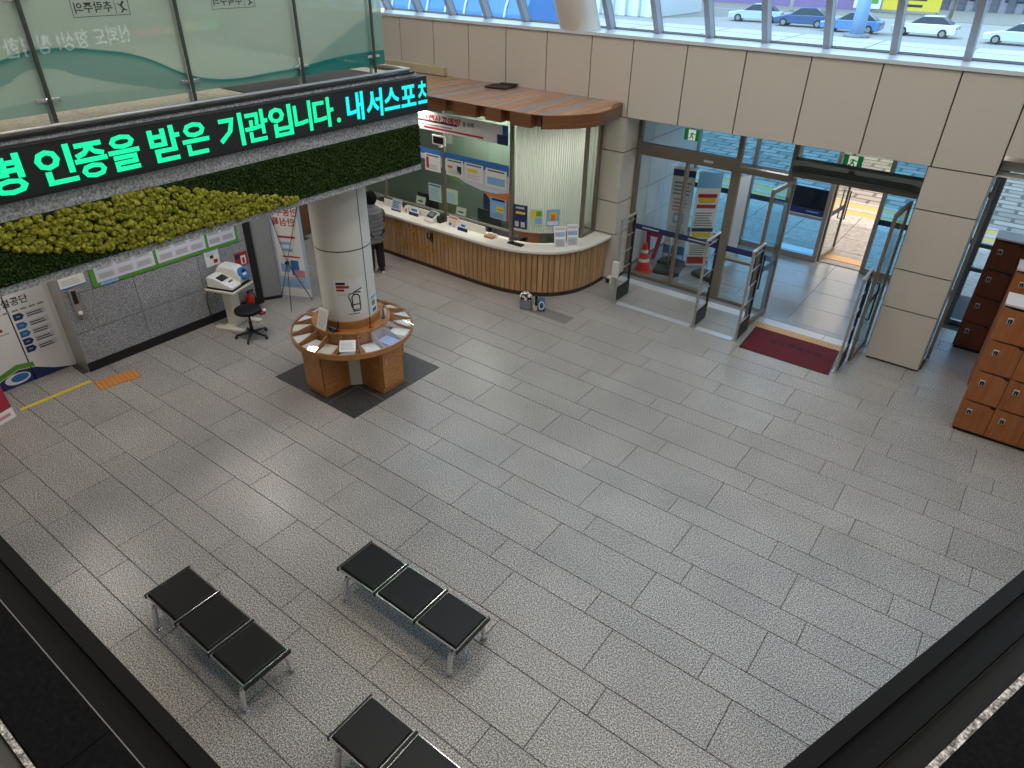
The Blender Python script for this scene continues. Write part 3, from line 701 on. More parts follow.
rng = random.Random(3); bm = B(); NY, NZ = 520, 40; V = []
for i in range(NY+1):
    row = []
    for j in range(NZ+1):
        y = 0.4+(6.475-0.4)*i/NY; z = 3.165+0.49*j/NZ
        d = 0.012+rng.random()*0.028 if 0 < i < NY and 0 < j < NZ else 0.002
        row.append(bm.verts.new((-6.335+d, y+rng.uniform(-.005, .005), z+rng.uniform(-.005, .005))))
    V.append(row)
for i in range(NY):
    for j in range(NZ): bm.faces.new((V[i][j], V[i+1][j], V[i+1][j+1], V[i][j+1]))
obj('dark_moss_pile', bm, M_mossd, moss)['kind'] = 'stuff'
def interp(P, x):
    for (a, u), (b, v_) in zip(P, P[1:]):
        if a <= x <= b: return u+(v_-u)*(x-a)/(b-a)
    return P[-1][1]
TOPP = [(0, 3.655), (3.06, 3.655), (3.43, 3.54), (3.75, 3.425), (4.01, 3.352), (4.6, 3.17)]; BOTP = [(0, 3.62), (1.2, 3.56), (1.675, 3.47), (2.15, 3.31), (2.64, 3.175), (4.6, 3.165)]
bm = B(); y = 0.9
base = bmesh.new(); bmesh.ops.create_icosphere(base, subdivisions=2, radius=1.0); bv = [v.co.copy() for v in base.verts]; bf = [[v.index for v in f.verts] for f in base.faces]; base.free()
placed = []
tries = 0
while tries < 9000:
    tries += 1
    y = rng.uniform(0.9, 4.62); z0, z1 = interp(BOTP, y), interp(TOPP, y)
    if z1 - z0 < 0.03: continue
    r0 = rng.uniform(0.027, 0.05); z = rng.uniform(z0+0.01, z1-0.01)
    if any((y-a)**2+(z-b)**2 < (0.62*(r0+c))**2 for a, b, c in placed[-1200:] if abs(y-a) < 0.1): continue
    placed.append((y, z, r0))
    ph = rng.random()*6.28
    vs = []
    for c in bv:
        k_ = 1+0.13*math.sin(7*c.x+ph)*math.sin(6*c.y+2*ph)+rng.uniform(-.13, .13)
        vs.append(bm.verts.new((-6.305+c.x*r0*0.75*k_, y+c.y*r0*k_*1.05, z+c.z*r0*k_)))
    for f in bf: bm.faces.new([vs[i] for i in f])
o = obj('ball_moss_cluster', bm, M_mossy, moss); o['kind'] = 'stuff'; o['label'] = 'yellow-green ball moss wave'

# ---- second LED ticker on the balcony fascia opposite (seen mirrored in the gallery glass)
def rp(y, off=0.0): p = rl(off, y); return p
led2 = thing('led_ticker', 'LED ticker with white lettering on the balcony fascia, seen mirrored in the gallery glass', 'led sign', (rp(7).x, rp(7).y, 3.75))
bm = B(); P = [rp(3.6, -0.001), rp(10.9, -0.001), rp(10.9, -0.07), rp(3.6, -0.07)]; prism(bm, [tuple(p) for p in P], 3.74, 4.16); obj('housing', bm, M_black, led2)
M_ledw = led_mat('led_white', '#efe6f2', '#ffffff', 2.6); M_ledr = led_mat('led_red', '#ff5a4a', '#ff7060', 2.4); M_ledy = led_mat('led_yellow', '#ffe27a', '#fff09a', 2.2); M_ledg2 = led_mat('led_mint', '#4aff9a', '#6affb4', 2.2)
rr = (-TD.x, -TD.y, 0)
for body_, y_, s_, m_, bold in (('월요일', 10.2, 0.24, M_ledg2, 0.55), ('2024/', 9.6, 0.24, M_ledy, 0.5), ('04/', 8.83, 0.24, M_ledy, 0.3), ('08:51:48', 8.49, 0.24, M_ledr, 0.70), ('신뢰도 향상! 청렴한 행정', 7.65, 0.33, M_ledw, 3.55)):
    p = rp(y_, -0.071); text_mesh('led_letter', body_, s_, m_, (p.x, p.y, 3.83), rr, (0, 0, 1), led2, 0.006 if bold > 1 else 0.001, 0.003, 'LEFT', False, 0.001, bold)

# ---- black leather benches
def make_bench():
    o = thing('bench', 'x', 'bench', (0, 0, 0))
    L, D, Z = 1.555, 0.45, 0.36
    for i in range(3):
        x0 = -L/2 + i*(L/3)+0.012; x1 = x0+L/3-0.03
        bm = B(); bx(bm, x0+.012, x1-.012, -D/2+0.014, D/2-0.014, Z+0.004, Z+0.052); c = obj('seat', bm, M_leather, o, 0.018, False, 3)
        bm = B()
        for a in ((x0, x1, -D/2, -D/2+.013), (x0, x1, D/2-.013, D/2), (x0, x0+.011, -D/2+.013, D/2-.013), (x1-.011, x1, -D/2+.013, D/2-.013)): bx(bm, *a, Z+0.012, Z+0.032)
        obj('seat_rim', bm, M_chrome, o, 0.003)
        box_obj('seat_pan', x0+.01, x1-.01, -D/2+.012, D/2-.012, Z-0.012, Z+0.012, M_black, o)
    for x in (-L/2+0.005, -L/6-0.003, L/6-0.003, L/2-0.008):
        bm = B(); bx(bm, x-0.008, x+0.008, -D/2-0.008, D/2+0.008, Z-0.01, Z+0.04); obj('cross_bar', bm, M_black, o, 0.004)
    bm = B(); bx(bm, -L/2+0.05, L/2-0.05, -0.03, 0.03, Z-0.062, Z-0.012); obj('beam', bm, M_black, o)
    for s in (-1, 1):
        x = s*(L/2-0.09)
        for t in (-1, 1):
            bm = B(); P = catmull([(x, 0, Z-0.035), (x, t*0.12, Z-0.035), (x, t*0.205, Z-0.08), (x, t*0.232, Z-0.18), (x, t*0.246, 0.012)], 5)
            tube(bm, P, 0.025, 12); lathe(bm, [(0, 0), (0.032, 0), (0.032, 0.012), (0, 0.012)], (x, t*0.246, 0), 12); obj('leg', bm, M_chrome, o, 0, True)
        bm = B(); bx(bm, x-0.035, x+0.035, -0.045, 0.045, Z-0.07, Z-0.012); obj('bracket', bm, M_black, o, 0.006)
    return o
bench = make_bench()
spots = [((-4.515, 1.66), 'black three-seat bench nearest the dark balcony edge on the left'), ((-3.36, 2.985), 'black three-seat bench farthest from the viewer, out in the open floor'), ((-2.10, 1.80), 'black bench cut off by the bottom of the picture')]
for i, (p, lab) in enumerate(spots):
    o = bench if i == 0 else copy_tree(bench)
    o.location = (p[0], p[1], 0); o['label'] = lab; o['group'] = 'black benches in the hall'

# ---- lockers
def make_locker(label, x0, y0, cols, m, topm):
    o = thing('locker_bank', label, 'locker', (x0, y0, 0), 0, 'wooden locker banks')
    w, dp, rh, z0 = 0.385, 0.43, 0.455, 0.06; Wd = cols*w
    bm = B(); bx(bm, x0, x0+Wd, y0+0.02, y0+dp, z0, z0+4*rh+0.02); obj('body', bm, M_black if m is None else m, o)
    box_obj('plinth', x0+0.02, x0+Wd-0.02, y0+0.05, y0+dp-0.02, 0, z0, M_black, o)
    box_obj('top', x0-0.004, x0+Wd+0.004, y0-0.004, y0+dp, z0+4*rh+0.02, z0+4*rh+0.045, topm, o)
    box_obj('shadow_gap', x0+0.006, x0+Wd-0.006, y0+0.012, y0+0.021, z0+0.006, z0+4*rh+0.018, M_black, o)  # black sheet stands in for the dark inside behind the doors
    for c in range(cols):
        for r_ in range(4):
            a, b = x0+c*w+0.004, x0+(c+1)*w-0.004; zb, zt = z0+r_*rh+0.004, z0+(r_+1)*rh
            P = [(a, zb), (b, zb), (b, zt-0.05), (b-0.04, zt-0.05), (b-0.07, zt-0.022), (a+0.09, zt-0.018), (a+0.02, zt-0.003), (a, zt-0.003)]
            bm = B(); f = [bm.verts.new((p[0], y0, p[1])) for p in P]; k_ = [bm.verts.new((p[0], y0+0.018, p[1])) for p in P]
            bm.faces.new(f); bm.faces.new(list(reversed(k_)))
            for i in range(len(P)): bm.faces.new((f[i], f[(i+1) % len(P)], k_[(i+1) % len(P)], k_[i]))
            d = obj('door', bm, m, o)
            sx, sz = a+0.085, zb+0.245
            box_obj('lock_plate', sx, sx+0.062, y0-0.004, y0, sz, sz+0.085, M_lgrey, d)
            bm = B(); bx(bm, sx+0.008, sx+0.026, y0-0.012, y0-0.004, sz+0.010, sz+0.062); bx(bm, sx+0.034, sx+0.054, y0-0.012, y0-0.004, sz+0.010, sz+0.062); bx(bm, sx+0.012, sx+0.05, y0-0.008, y0-0.004, sz+0.05, sz+0.066); obj('lock', bm, M_black, d)
    return o
M_ltop = mat('locker_top_pale', '#cbbcb8', 0.4)
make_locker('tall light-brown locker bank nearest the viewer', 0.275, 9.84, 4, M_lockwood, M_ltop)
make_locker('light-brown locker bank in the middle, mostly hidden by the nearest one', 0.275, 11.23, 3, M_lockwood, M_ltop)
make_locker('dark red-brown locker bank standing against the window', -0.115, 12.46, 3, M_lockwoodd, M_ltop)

# ---- security gates
def make_gate():
    o = thing('security_gate', 'x', 'gate', (0, 0, 0)); Lg = 0.48
    for y in (0, Lg):
        bm = B(); bx(bm, -0.018, 0.018, y-0.022, y+0.022, 0, 1.56); obj('post', bm, M_steel if y == 0 else M_dark, o, 0.005)
    bm = B(); bx(bm, -0.022, 0.022, -0.03, Lg+0.03, 1.555, 1.59); obj('top_bar', bm, M_steel, o, 0.008)
    for z in (0.30, 0.62, 0.93, 1.22, 1.47):
        bm = B(); tube(bm, [(0, 0.02, z), (0, Lg-0.02, z+0.0)], 0.011, 8); obj('rung', bm, M_steel, o, 0, True)
    box_obj('base_box', -0.02, 0.02, 0.022, Lg-0.022, 0.02, 0.26, M_black, o)
    box_obj('foot_plate', -0.05, 0.05, -0.04, Lg+0.04, 0, 0.012, M_steel, o)
    return o
gate = make_gate()
for i, (x, lab) in enumerate(((-5.39, 'security gate beside the end of the wooden counter'), (-3.82, 'security gate in front of the fixed glass panels'), (-3.05, 'security gate at the counter side of the red mat'), (-1.42, 'security gate between the red mat and the beige pillar'))):
    o = gate if i == 0 else copy_tree(gate)
    o.location = (x, 10.40, 0.0004); o['label'] = lab; o['group'] = 'book security gates at the entrance'
for a, b, lab in ((-5.33, -3.88, 'pale metal cable cover on the floor between the first two gates'), (-3.76, -3.11, 'short pale metal cable cover on the floor before the red mat')):
    bm = B(); prism(bm, [(a, 10.33), (b, 10.33), (b, 10.47), (a, 10.47)], 0.0005, 0.012); tag(obj('cable_cover', bm, mat('pale_cover_metal', '#c9cdd0', 0.3, 0.4), None, 0.005), lab, 'floor strip', 'cable covers between the gates')
mt = thing('door_mat', 'dark red door mat with black lettering at the entrance', 'mat', (-2.2, 10.7, 0))
bm = B(); prism(bm, [(-2.90, 10.235), (-1.49, 10.25), (-1.56, 11.12), (-2.95, 11.11)], 0.0005, 0.012); obj('carpet', bm, M_maroon, mt, 0.003)
bm = B(); 
for P in ([(-2.92, 10.222), (-1.475, 10.237), (-1.477, 10.25), (-2.92, 10.236)], [(-1.49, 10.24), (-1.475, 10.24), (-1.547, 11.12), (-1.56, 11.12)], [(-2.92, 10.225), (-2.90, 10.235), (-2.95, 11.11), (-2.965, 11.11)]): prism(bm, P, 0.0005, 0.009)
obj('rubber_edge', bm, M_black, mt)
text_mesh('lettering', '어서오십시오', 0.16, mat('mat_letter', '#231016', 0.95), (-1.72, 10.84, 0.012), (-1, 0, 0), (0, -1, 0), mt, 0.004, 0.001, 'LEFT', False, 0.0006)

# ---- air curtain, exit signs
ac = thing('air_curtain', 'long dark air curtain unit above the open inner doors', 'air curtain', (-2.2, 11.66, 2.54))
bm = B(); x0, x1 = -3.08, -1.22
prof = [(11.60, 2.56), (11.55, 2.60), (11.54, 2.68), (11.57, 2.76), (11.70, 2.78), (11.70, 2.56)]
a = [bm.verts.new((x0, y, z)) for y, z in prof]; b = [bm.verts.new((x1, y, z)) for y, z in prof]; bm.faces.new(a); bm.faces.new(list(reversed(b)))
for i in range(6): bm.faces.new((a[i], a[(i+1) % 6], b[(i+1) % 6], b[i]))
obj('housing', bm, mat('air_curtain_grey', '#3d4642', 0.3, 0.4), ac)
for k_ in range(3): box_obj('grille_slot', x0+0.08, x1-0.08, 11.533, 11.541, 2.615+0.035*k_, 2.625+0.035*k_, M_black, ac)
box_obj('sensor', -2.24, -2.16, 11.50, 11.545, 2.70, 2.75, M_black, ac, 0.01)
M_exg = mat('exit_green', '#138a48', 0.5, 0, 0.25); M_exw = mat('exit_white', '#f0f0e0', 0.5, 0, 0.55)
for lab, x, y in (('green exit sign with running figure left of the door frame', -5.44, 12.6), ('green exit sign with running figure above the air curtain', -2.585, 12.6)):
    o = thing('exit_sign', lab, 'exit sign', (x, y, 2.9), 0, 'green exit signs'); w, h, z0 = 0.30, 0.20, 2.53
    box_obj('case', x, x+w, y, y+0.04, z0, z0+h, M_exg, o, 0.004); box_obj('hanger', x+0.13, x+0.17, y+0.01, y+0.03, z0+h, 3.075, M_alu, o)
    bm = B(); quad(bm, (x+0.085, y-0.002, z0+0.008), (x+0.225, y-0.002, z0+0.008), (x+0.225, y-0.002, z0+h-0.008), (x+0.085, y-0.002, z0+h-0.008)); obj('face', bm, M_exw, o)
    bm = B(); c = x+0.155
    for P, r_ in (([(c+.03, z0+.165), (c+.03, z0+.166)], .02), ([(c+.015, z0+.14), (c-.01, z0+.085)], .016), ([(c-.01, z0+.085), (c+.03, z0+.06), (c+.02, z0+.025)], .011), ([(c-.01, z0+.085), (c-.03, z0+.045), (c-.06, z0+.04)], .011), ([(c+.015, z0+.135), (c+.05, z0+.11), (c+.065, z0+.125)], .008), ([(c+.01, z0+.135), (c-.03, z0+.13), (c-.045, z0+.10)], .008)):
        tube(bm, [(q[0], y-0.004, q[1]) for q in P], r_, 8)
    obj('running_figure', bm, M_exg, o)

# ---- things standing in the vestibule
cn = thing('traffic_cone', 'orange-red traffic cone with white bands behind the glass', 'traffic cone', (-5.68, 12.05, 0))
bm = B(); lathe(bm, [(0.15, 0.03), (0.035, 0.58), (0.03, 0.60), (0, 0.60)], (-5.68, 12.05, 0), 20); obj('body', bm, M_redpl, cn, 0, True)
bm = B(); prism(bm, [(-5.68+0.19*math.cos(t*math.pi/4+0.39), 12.05+0.19*math.sin(t*math.pi/4+0.39)) for t in range(8)], 0, 0.035); obj('base', bm, M_redpl, cn, 0.008)
for z in (0.22, 0.40):
    r0 = 0.15-0.115*(z-0.03)/0.55; r1 = 0.15-0.115*(z+0.06-0.03)/0.55
    bm = B(); lathe(bm, [(r0+.003, z), (r1+.003, z+0.06)], (-5.68, 12.05, 0), 20); obj('reflective_band', bm, M_white, cn, 0, True)
def weight(label, x, y, rot, m=M_black, pole=True):
    o = thing('weighted_base', label, 'base', (x, y, 0), rot, 'weighted stand bases in the vestibule')
    W = Matrix.Translation((x, y, 0)) @ Matrix.Rotation(rot, 4, 'Z')
    bm = B(); bx(bm, -0.26, 0.26, -0.17, 0.17, 0, 0.10, W); obj('block', bm, mat('dark_rubber', '#2c2e33', 0.7), o, 0.03, False, 3)
    if pole:
        bm = B(); tube(bm, [W @ Vector((0, 0, 0.1)), W @ Vector((0, 0, 0.75))], 0.02, 10); obj('pole', bm, M_steel, o, 0, True)
weight('black weighted base with steel pole beside the traffic cone', -5.25, 12.28, 0.25)
weight('black weighted base under the blue and red banner', -4.52, 12.55, -0.25, M_black, False)
weight('black weighted base just behind the one with the steel pole', -5.36, 12.70, 0.0, M_black, False)
rb = thing('red_stand', 'folded red stand leaning behind the traffic cone', 'stand', (-5.85, 12.72, 0))
for a in (0, 0.12):
    bm = B(); W = Matrix.Translation((-5.93+a, 12.72, 0)) @ Matrix.Rotation(R(12 if a else -4), 4, 'Y'); bx(bm, -0.03, 0.05, -0.02, 0.02, 0.0, 0.62, W); obj('leg', bm, M_red, rb)
bm = B(); bx(bm, -5.95, -5.71, 12.70, 12.74, 0.50, 0.58); obj('cross_piece', bm, M_red, rb)
def banner(name, label, x, y, ang, w, h, els, legs=True, texts=()):
    o = thing(name, label, 'banner', (x, y, 0)); rt = Vector((math.cos(ang), math.sin(ang), 0)); nn = Vector((rt.y, -rt.x, 0)); O = Vector((x, y, 0.06))
    sheet('sheet', O, rt, (0, 0, 1), w, h, M_paper, o, 0.003); prints(o, O, rt, (0, 0, 1), w, h, els)
    for s_, u, v_, m_ in texts: text_mesh('lettering', s_, u[2], m_, O+rt*(u[0]*w)+Vector((0, 0, u[1]*h)), rt, (0, 0, 1), o, 0.002, 0.001, 'LEFT', False, 0.004)
    if legs:
        hub = O+rt*(w/2)-nn*0.06+Vector((0, 0, h*0.48)); bm = B()
        for q in (O+Vector((0, 0, h)), O+rt*w+Vector((0, 0, h))): tube(bm, [hub, q-nn*0.006], 0.006, 6)
        obj('upper_arm', bm, M_dark, o)
        for q in (Vector((x, y, 0)), Vector((x, y, 0))+rt*w, Vector((x, y, 0))+rt*(w/2)-nn*0.42):
            bm = B(); tube(bm, [hub, q+Vector((0, 0, 0.006))], 0.007, 6); obj('leg', bm, M_dark, o)
        bm = B(); tube(bm, [hub-nn*0.02, hub+nn*0.02], 0.025, 8); obj('hub', bm, M_black, o)
    return o
E1 = [(0, .90, 1, .97, M_navy)] + lines(.1, .9, .70, .86, 4, M_grey) + lines(.15, .8, .52, .68, 4, M_pink) + [(.25, .38, .75, .50, M_sky), (.32, .41, .68, .47, M_paper)] + lines(.1, .9, .16, .36, 6, M_lgrey) + [(0, .02, 1, .12, M_blue)]
banner('x_banner', 'white and blue banner stand beside the vestibule wall', -5.72, 13.0, R(12), 0.45, 1.85, E1)
banner('x_banner', 'narrow white banner with navy header just behind the door mullion', -5.24, 13.22, R(8), 0.36, 1.80, E1)
E2 = [(0, .84, 1, 1, M_sky), (.1, .74, .9, .78, M_red), (.15, .69, .85, .735, M_yellow), (.1, .63, .9, .67, M_red), (.05, .38, .95, .42, M_navy), (.1, .32, .9, .37, M_yellow), (.05, .26, .95, .30, M_navy), (.05, .02, .95, .10, M_red)] + lines(.1, .9, .44, .60, 6, M_grey) + lines(.1, .9, .12, .24, 5, M_grey)
banner('notice_banner', 'tall banner with red, yellow and navy blocks behind the glass door', -5.07, 12.72, R(38), 0.47, 1.90, E2)
banner('notice_banner', 'grey backed banner standing edge on near the outer door', -4.55, 13.3, R(70), 0.45, 1.75, [(0, 0, 1, 1, M_lgrey)])
# ---- round column with display table
CX, CY = -7.24, 5.79
cw = struct(bpy.data.objects.new('column', None), 'round cream column carrying the gallery'); COL.objects.link(cw); cw.location = (CX, CY, 0)
for z0, z1 in ((0.0, 2.085), (2.10, 3.09)):
    bm = B(); lathe(bm, [(0.385, z0), (0.385, z1)], (CX, CY, 0), 48); obj('cladding', bm, M_offwhite, cw, 0, True)
bm = B(); lathe(bm, [(0.378, 2.08), (0.378, 2.105)], (CX, CY, 0), 48); obj('ring_joint', bm, M_panelseam, cw)
def colpt(a, r, z): return Vector((CX+r*math.cos(a), CY+r*math.sin(a), z))
for a in (R(3), R(123), R(243)):
    bm = B(); t = Vector((-math.sin(a), math.cos(a), 0))*0.006
    quad(bm, colpt(a, .3868, 0.9)-t, colpt(a, .3868, 0.9)+t, colpt(a, .3868, 3.09)+t, colpt(a, .3868, 3.09)-t); obj('vertical_joint', bm, M_panelseam, cw)
def curved_sheet(name, a0, a1, z0, z1, r, m, parent, seg=8):
    bm = B()
    for k_ in range(seg):
        p, q = a0+(a1-a0)*k_/seg, a0+(a1-a0)*(k_+1)/seg
        quad(bm, colpt(p, r, z0), colpt(q, r, z0), colpt(q, r, z1), colpt(p, r, z1))
    return obj(name, bm, m, parent)
pa = R(-36)
ps = thing('poster', 'white poster with a drawn fire extinguisher on the round column', 'poster', colpt(pa, 0.388, 1.13))
A0, A1, Z0, Z1 = pa-0.55, pa+0.55, 1.15, 1.70
curved_sheet('sheet', A0, A1, Z0, Z1, 0.3885, M_paper, ps)
def cp(u, v, r=0.391): return colpt(A0+(A1-A0)*u, r, Z0+(Z1-Z0)*v)
def cstroke(bm, pts, r_=0.0085): tube(bm, [cp(u, v, 0.390) for u, v in pts], r_, 6)
for (u0, u1, v0, v1, m_) in ((.08, .38, .85, .92, M_ink), (.08, .50, .76, .83, M_red), (.08, .34, .68, .74, M_red), (.08, .46, .60, .615, M_lgrey), (.08, .40, .56, .575, M_lgrey), (.38, .75, .035, .055, M_ink)):
    curved_sheet('print', A0+(A1-A0)*u0, A0+(A1-A0)*u1, Z0+(Z1-Z0)*v0, Z0+(Z1-Z0)*v1, 0.3895, m_, ps, 4)
bm = B(); cstroke(bm, [(.55, .16), (.55, .50), (.60, .56), (.66, .58), (.75, .56), (.80, .50), (.80, .16), (.55, .16)]); cstroke(bm, [(.55, .30), (.80, .30)]); cstroke(bm, [(.63, .58), (.63, .64), (.90, .72)]); cstroke(bm, [(.63, .64), (.85, .62)]); cstroke(bm, [(.63, .62), (.47, .60), (.45, .50), (.50, .40), (.52, .24)], .007)
cstroke(bm, [(.56, .12), (.79, .12)], .008); obj('extinguisher_drawing', bm, M_ink, ps)
pb = thing('notice', 'small white and green notice on the side of the column', 'notice', colpt(R(22), 0.388, 1.1))
curved_sheet('sheet', R(10), R(34), 1.08, 1.38, 0.3885, M_paper, pb, 4)
for (u, v, z0, z1, m_) in ((12, 32, 1.30, 1.35, M_sky), (13, 26, 1.20, 1.28, M_green), (14, 30, 1.10, 1.16, M_blue)): curved_sheet('print', R(u), R(v), z0, z1, 0.3895, m_, pb, 3)

tb = thing('display_table', 'round wooden leaflet table built around the cream column', 'table', (CX, CY, 0))
RO, RI = 0.89, 0.42
bm = B(); lathe(bm, [(0.56, 0.72), (RO, 0.72), (RO, 0.765), (0.56, 0.765), (0.56, 0.72)], (CX, CY, 0), 56); obj('table_ring', bm, M_tablewood, tb)
bm = B(); lathe(bm, [(RO-0.022, 0.765), (RO, 0.765), (RO, 0.80), (RO-0.022, 0.80), (RO-0.022, 0.765)], (CX, CY, 0), 56); obj('rim', bm, M_tablewood, tb)
bm = B(); lathe(bm, [(0.535, 0.765), (0.545, 0.765), (0.545, 0.925), (0.535, 0.925), (0.535, 0.765)], (CX, CY, 0), 48); obj('inner_wall', bm, M_tablewood, tb)
bm = B(); lathe(bm, [(RI-0.01, 0.925), (0.56, 0.925), (0.56, 0.955), (RI-0.01, 0.955), (RI-0.01, 0.925)], (CX, CY, 0), 48); obj('raised_shelf', bm, M_tablewood, tb)
bm = B(); lathe(bm, [(0.388, 0.956), (0.415, 0.956), (0.415, 1.06), (0.388, 1.06), (0.388, 0.956)], (CX, CY, 0), 48); obj('column_collar', bm, M_tablewood, tb)
NDIV = 16
for k_ in range(NDIV):
    a = 2*math.pi*(k_+0.5)/NDIV; c, s = math.cos(a), math.sin(a); W = Matrix.Translation((CX, CY, 0)) @ Matrix.Rotation(a, 4, 'Z')
    bm = B(); y = 0.007
    f = [W @ Vector(p) for p in ((.545, -y, .766), (RO-.03, -y, .766), (RO-.03, -y, .80), (.545, -y, .915))]; g_ = [W @ Vector(p) for p in ((.545, y, .766), (RO-.03, y, .766), (RO-.03, y, .80), (.545, y, .915))]
    A = [bm.verts.new(p) for p in f]; Bv = [bm.verts.new(p) for p in g_]; bm.faces.new(A); bm.faces.new(list(reversed(Bv)))
    for i in range(4): bm.faces.new((A[i], A[(i+1) % 4], Bv[(i+1) % 4], Bv[i]))
    obj('divider', bm, M_tablewood, tb)
bm = B(); lathe(bm, [(0.562, 0.932), (RO+0.01, 0.812)], (CX, CY, 0), 56); obj('glass_cover', bm, M_acrylic, tb, 0, True)
# four cabinets carry the ring
for ang in (-90, 0, 90, 180):
    W = Matrix.Translation((CX, CY, 0)) @ Matrix.Rotation(R(ang), 4, 'Z')
    bm = B(); bx(bm, 0.33, 0.785, -0.21, 0.21, 0.03, 0.72, W); cab = obj('cabinet', bm, M_tablewood, tb)
    bm = B(); bx(bm, 0.34, 0.775, -0.20, 0.20, 0.006, 0.03, W); obj('plinth', bm, M_tablewood, cab)
    bm = B(); bx(bm, 0.785, 0.788, -0.203, 0.203, 0.095, 0.705, W); obj('shadow_gap', bm, M_cface, cab)  # dark plate draws the shaded outline round the door
    bm = B(); bx(bm, 0.788, 0.804, -0.194, 0.194, 0.104, 0.696, W); dr = obj('door', bm, M_tablewood, cab, 0.002)
    bm = B(); tube(bm, [W @ Vector(p) for p in ((.802, -.15, .50), (.825, -.15, .505), (.825, -.15, .595), (.802, -.15, .60))], 0.006, 6); obj('handle', bm, M_chrome, cab)
papers = ['lilac leaflet stack in the round table, facing the gates'] + ['leaflet stack in the round table compartment %s' % t_ for t_ in ('next to the lilac sheets, away from the viewer', 'nearest the small white bottle', 'just behind the small white bottle', 'facing the reception counter', 'behind the column on the counter side', 'hidden behind the column', 'behind the column beside the banner stand', 'facing the banner stand', 'facing the black stool', 'facing the granite wall', 'left of the tilted notice', 'below the tilted notice', 'just left of the white card', 'under the white card', 'between the white card and the lilac sheets')]
rng = random.Random(5)
for k_ in range(NDIV):
    a = 2*math.pi*k_/NDIV; W = Matrix.Translation((CX, CY, 0)) @ Matrix.Rotation(a+rng.uniform(-.04, .04), 4, 'Z') @ Matrix.Rotation(R(8), 4, 'Y')
    m_ = mat('lilac_paper', '#9a9ac8', 0.7) if k_ == 0 else (mat('cream_paper', '#e2dcc6', 0.7) if k_ % 3 == 1 else M_paper)
    o = thing('leaflet_stack', papers[k_], 'leaflets', colpt(a, 0.72, 0.77), 0, 'leaflets on the round table')
    h = rng.uniform(0.012, 0.03); T0 = Matrix.Translation((CX, CY, 0)) @ Matrix.Rotation(a+rng.uniform(-.05, .05), 4, 'Z')
    bm = B(); bx(bm, 0.60, 0.85, -0.10, 0.10, 0.7665, 0.7665+h, T0); obj('stack', bm, m_, o)
    bm = B(); quad(bm, *[T0 @ Vector(p) for p in ((.63, -.08, .767+h), (.64, -.08, .767+h), (.64, .08, .767+h), (.63, .08, .767+h))]); obj('print', bm, M_lgrey, o)
# cards and pens on the table
c1 = thing('card', 'white printed card lying on the glass cover of the round table', 'card', (-6.78, 5.30, 0.89))
a = R(-46); rt = Vector((-math.sin(a), math.cos(a), 0)); out = Vector((math.cos(a), math.sin(a), 0)); upv = (-out + Vector((0, 0, 0.5))).normalized()
O = colpt(a, 0.86, 0.845)-rt*0.11; sheet('sheet', O, rt, upv, 0.22, 0.19, M_paper, c1); prints(c1, O, rt, upv, 0.22, 0.19, lines(.1, .9, .15, .85, 6, M_lgrey))
c2 = thing('sign_holder', 'tilted white notice standing on the raised shelf left of the column', 'sign', colpt(R(-95), 0.5, 0.955))
a = R(-92); rt = Vector((-math.sin(a), math.cos(a), 0)); out = Vector((math.cos(a), math.sin(a), 0)); upv = (-out*0.35 + Vector((0, 0, 1))).normalized()
O = colpt(a, 0.545, 0.957)-rt*0.10; sheet('sheet', O, rt, upv, 0.20, 0.30, M_paper, c2, 0.006); prints(c2, O, rt, upv, 0.20, 0.30, lines(.12, .88, .1, .9, 9, M_lgrey)); 
bm = B(); quad(bm, O+upv*0.2-out*0.008, O+rt*.2+upv*0.2-out*0.008, O+rt*.2-out*0.09, O-out*0.09); obj('back_stay', bm, M_grey, c2)
for lab, ang, m_ in (('black pen holder with red tip at the front of the raised shelf', -62, M_redpl), ('black pen holder with red tip near the column seam', -8, M_redpl), ('black pen holder with blue tip on the right of the raised shelf', 30, M_blue)):
    p = colpt(R(ang), 0.485, 0.956); o = thing('pen_holder', lab, 'pen', p, 0, 'pen holders on the round table')
    bm = B(); lathe(bm, [(0, 0), (0.022, 0), (0.022, 0.03), (0.012, 0.045), (0, 0.045)], p, 12); obj('base', bm, m_, o, 0, True)
    bm = B(); tube(bm, [p+Vector((0, 0, .04)), p+Vector((.01, -.005, .16))], 0.008, 8); obj('pen', bm, M_black, o)
sp = colpt(R(38), 0.485, 0.956); so = thing('spray_bottle', 'small white bottle on the right of the raised shelf', 'bottle', sp)
bm = B(); lathe(bm, [(0, 0), (0.03, 0), (0.03, 0.10), (0.012, 0.125), (0.012, 0.14)], sp, 14); obj('bottle', bm, M_plastic, so, 0, True); bm = B(); lathe(bm, [(0.014, .14), (.014, .165), (0, .165)], sp, 10); obj('cap', bm, M_blue, so)
tp = colpt(R(-72), 0.49, 0.956); to = thing('tape_dispenser', 'small dark tray of pencils on the raised shelf', 'tray', tp)
bm = B(); bx(bm, tp.x-.06, tp.x+.06, tp.y-.035, tp.y+.035, tp.z, tp.z+.035); obj('tray', bm, M_dark, to, 0.004)
bm = B(); tube(bm, [tp+Vector((-.05, 0, .04)), tp+Vector((.05, .01, .04))], 0.008, 6); obj('pencil', bm, M_sky, to)

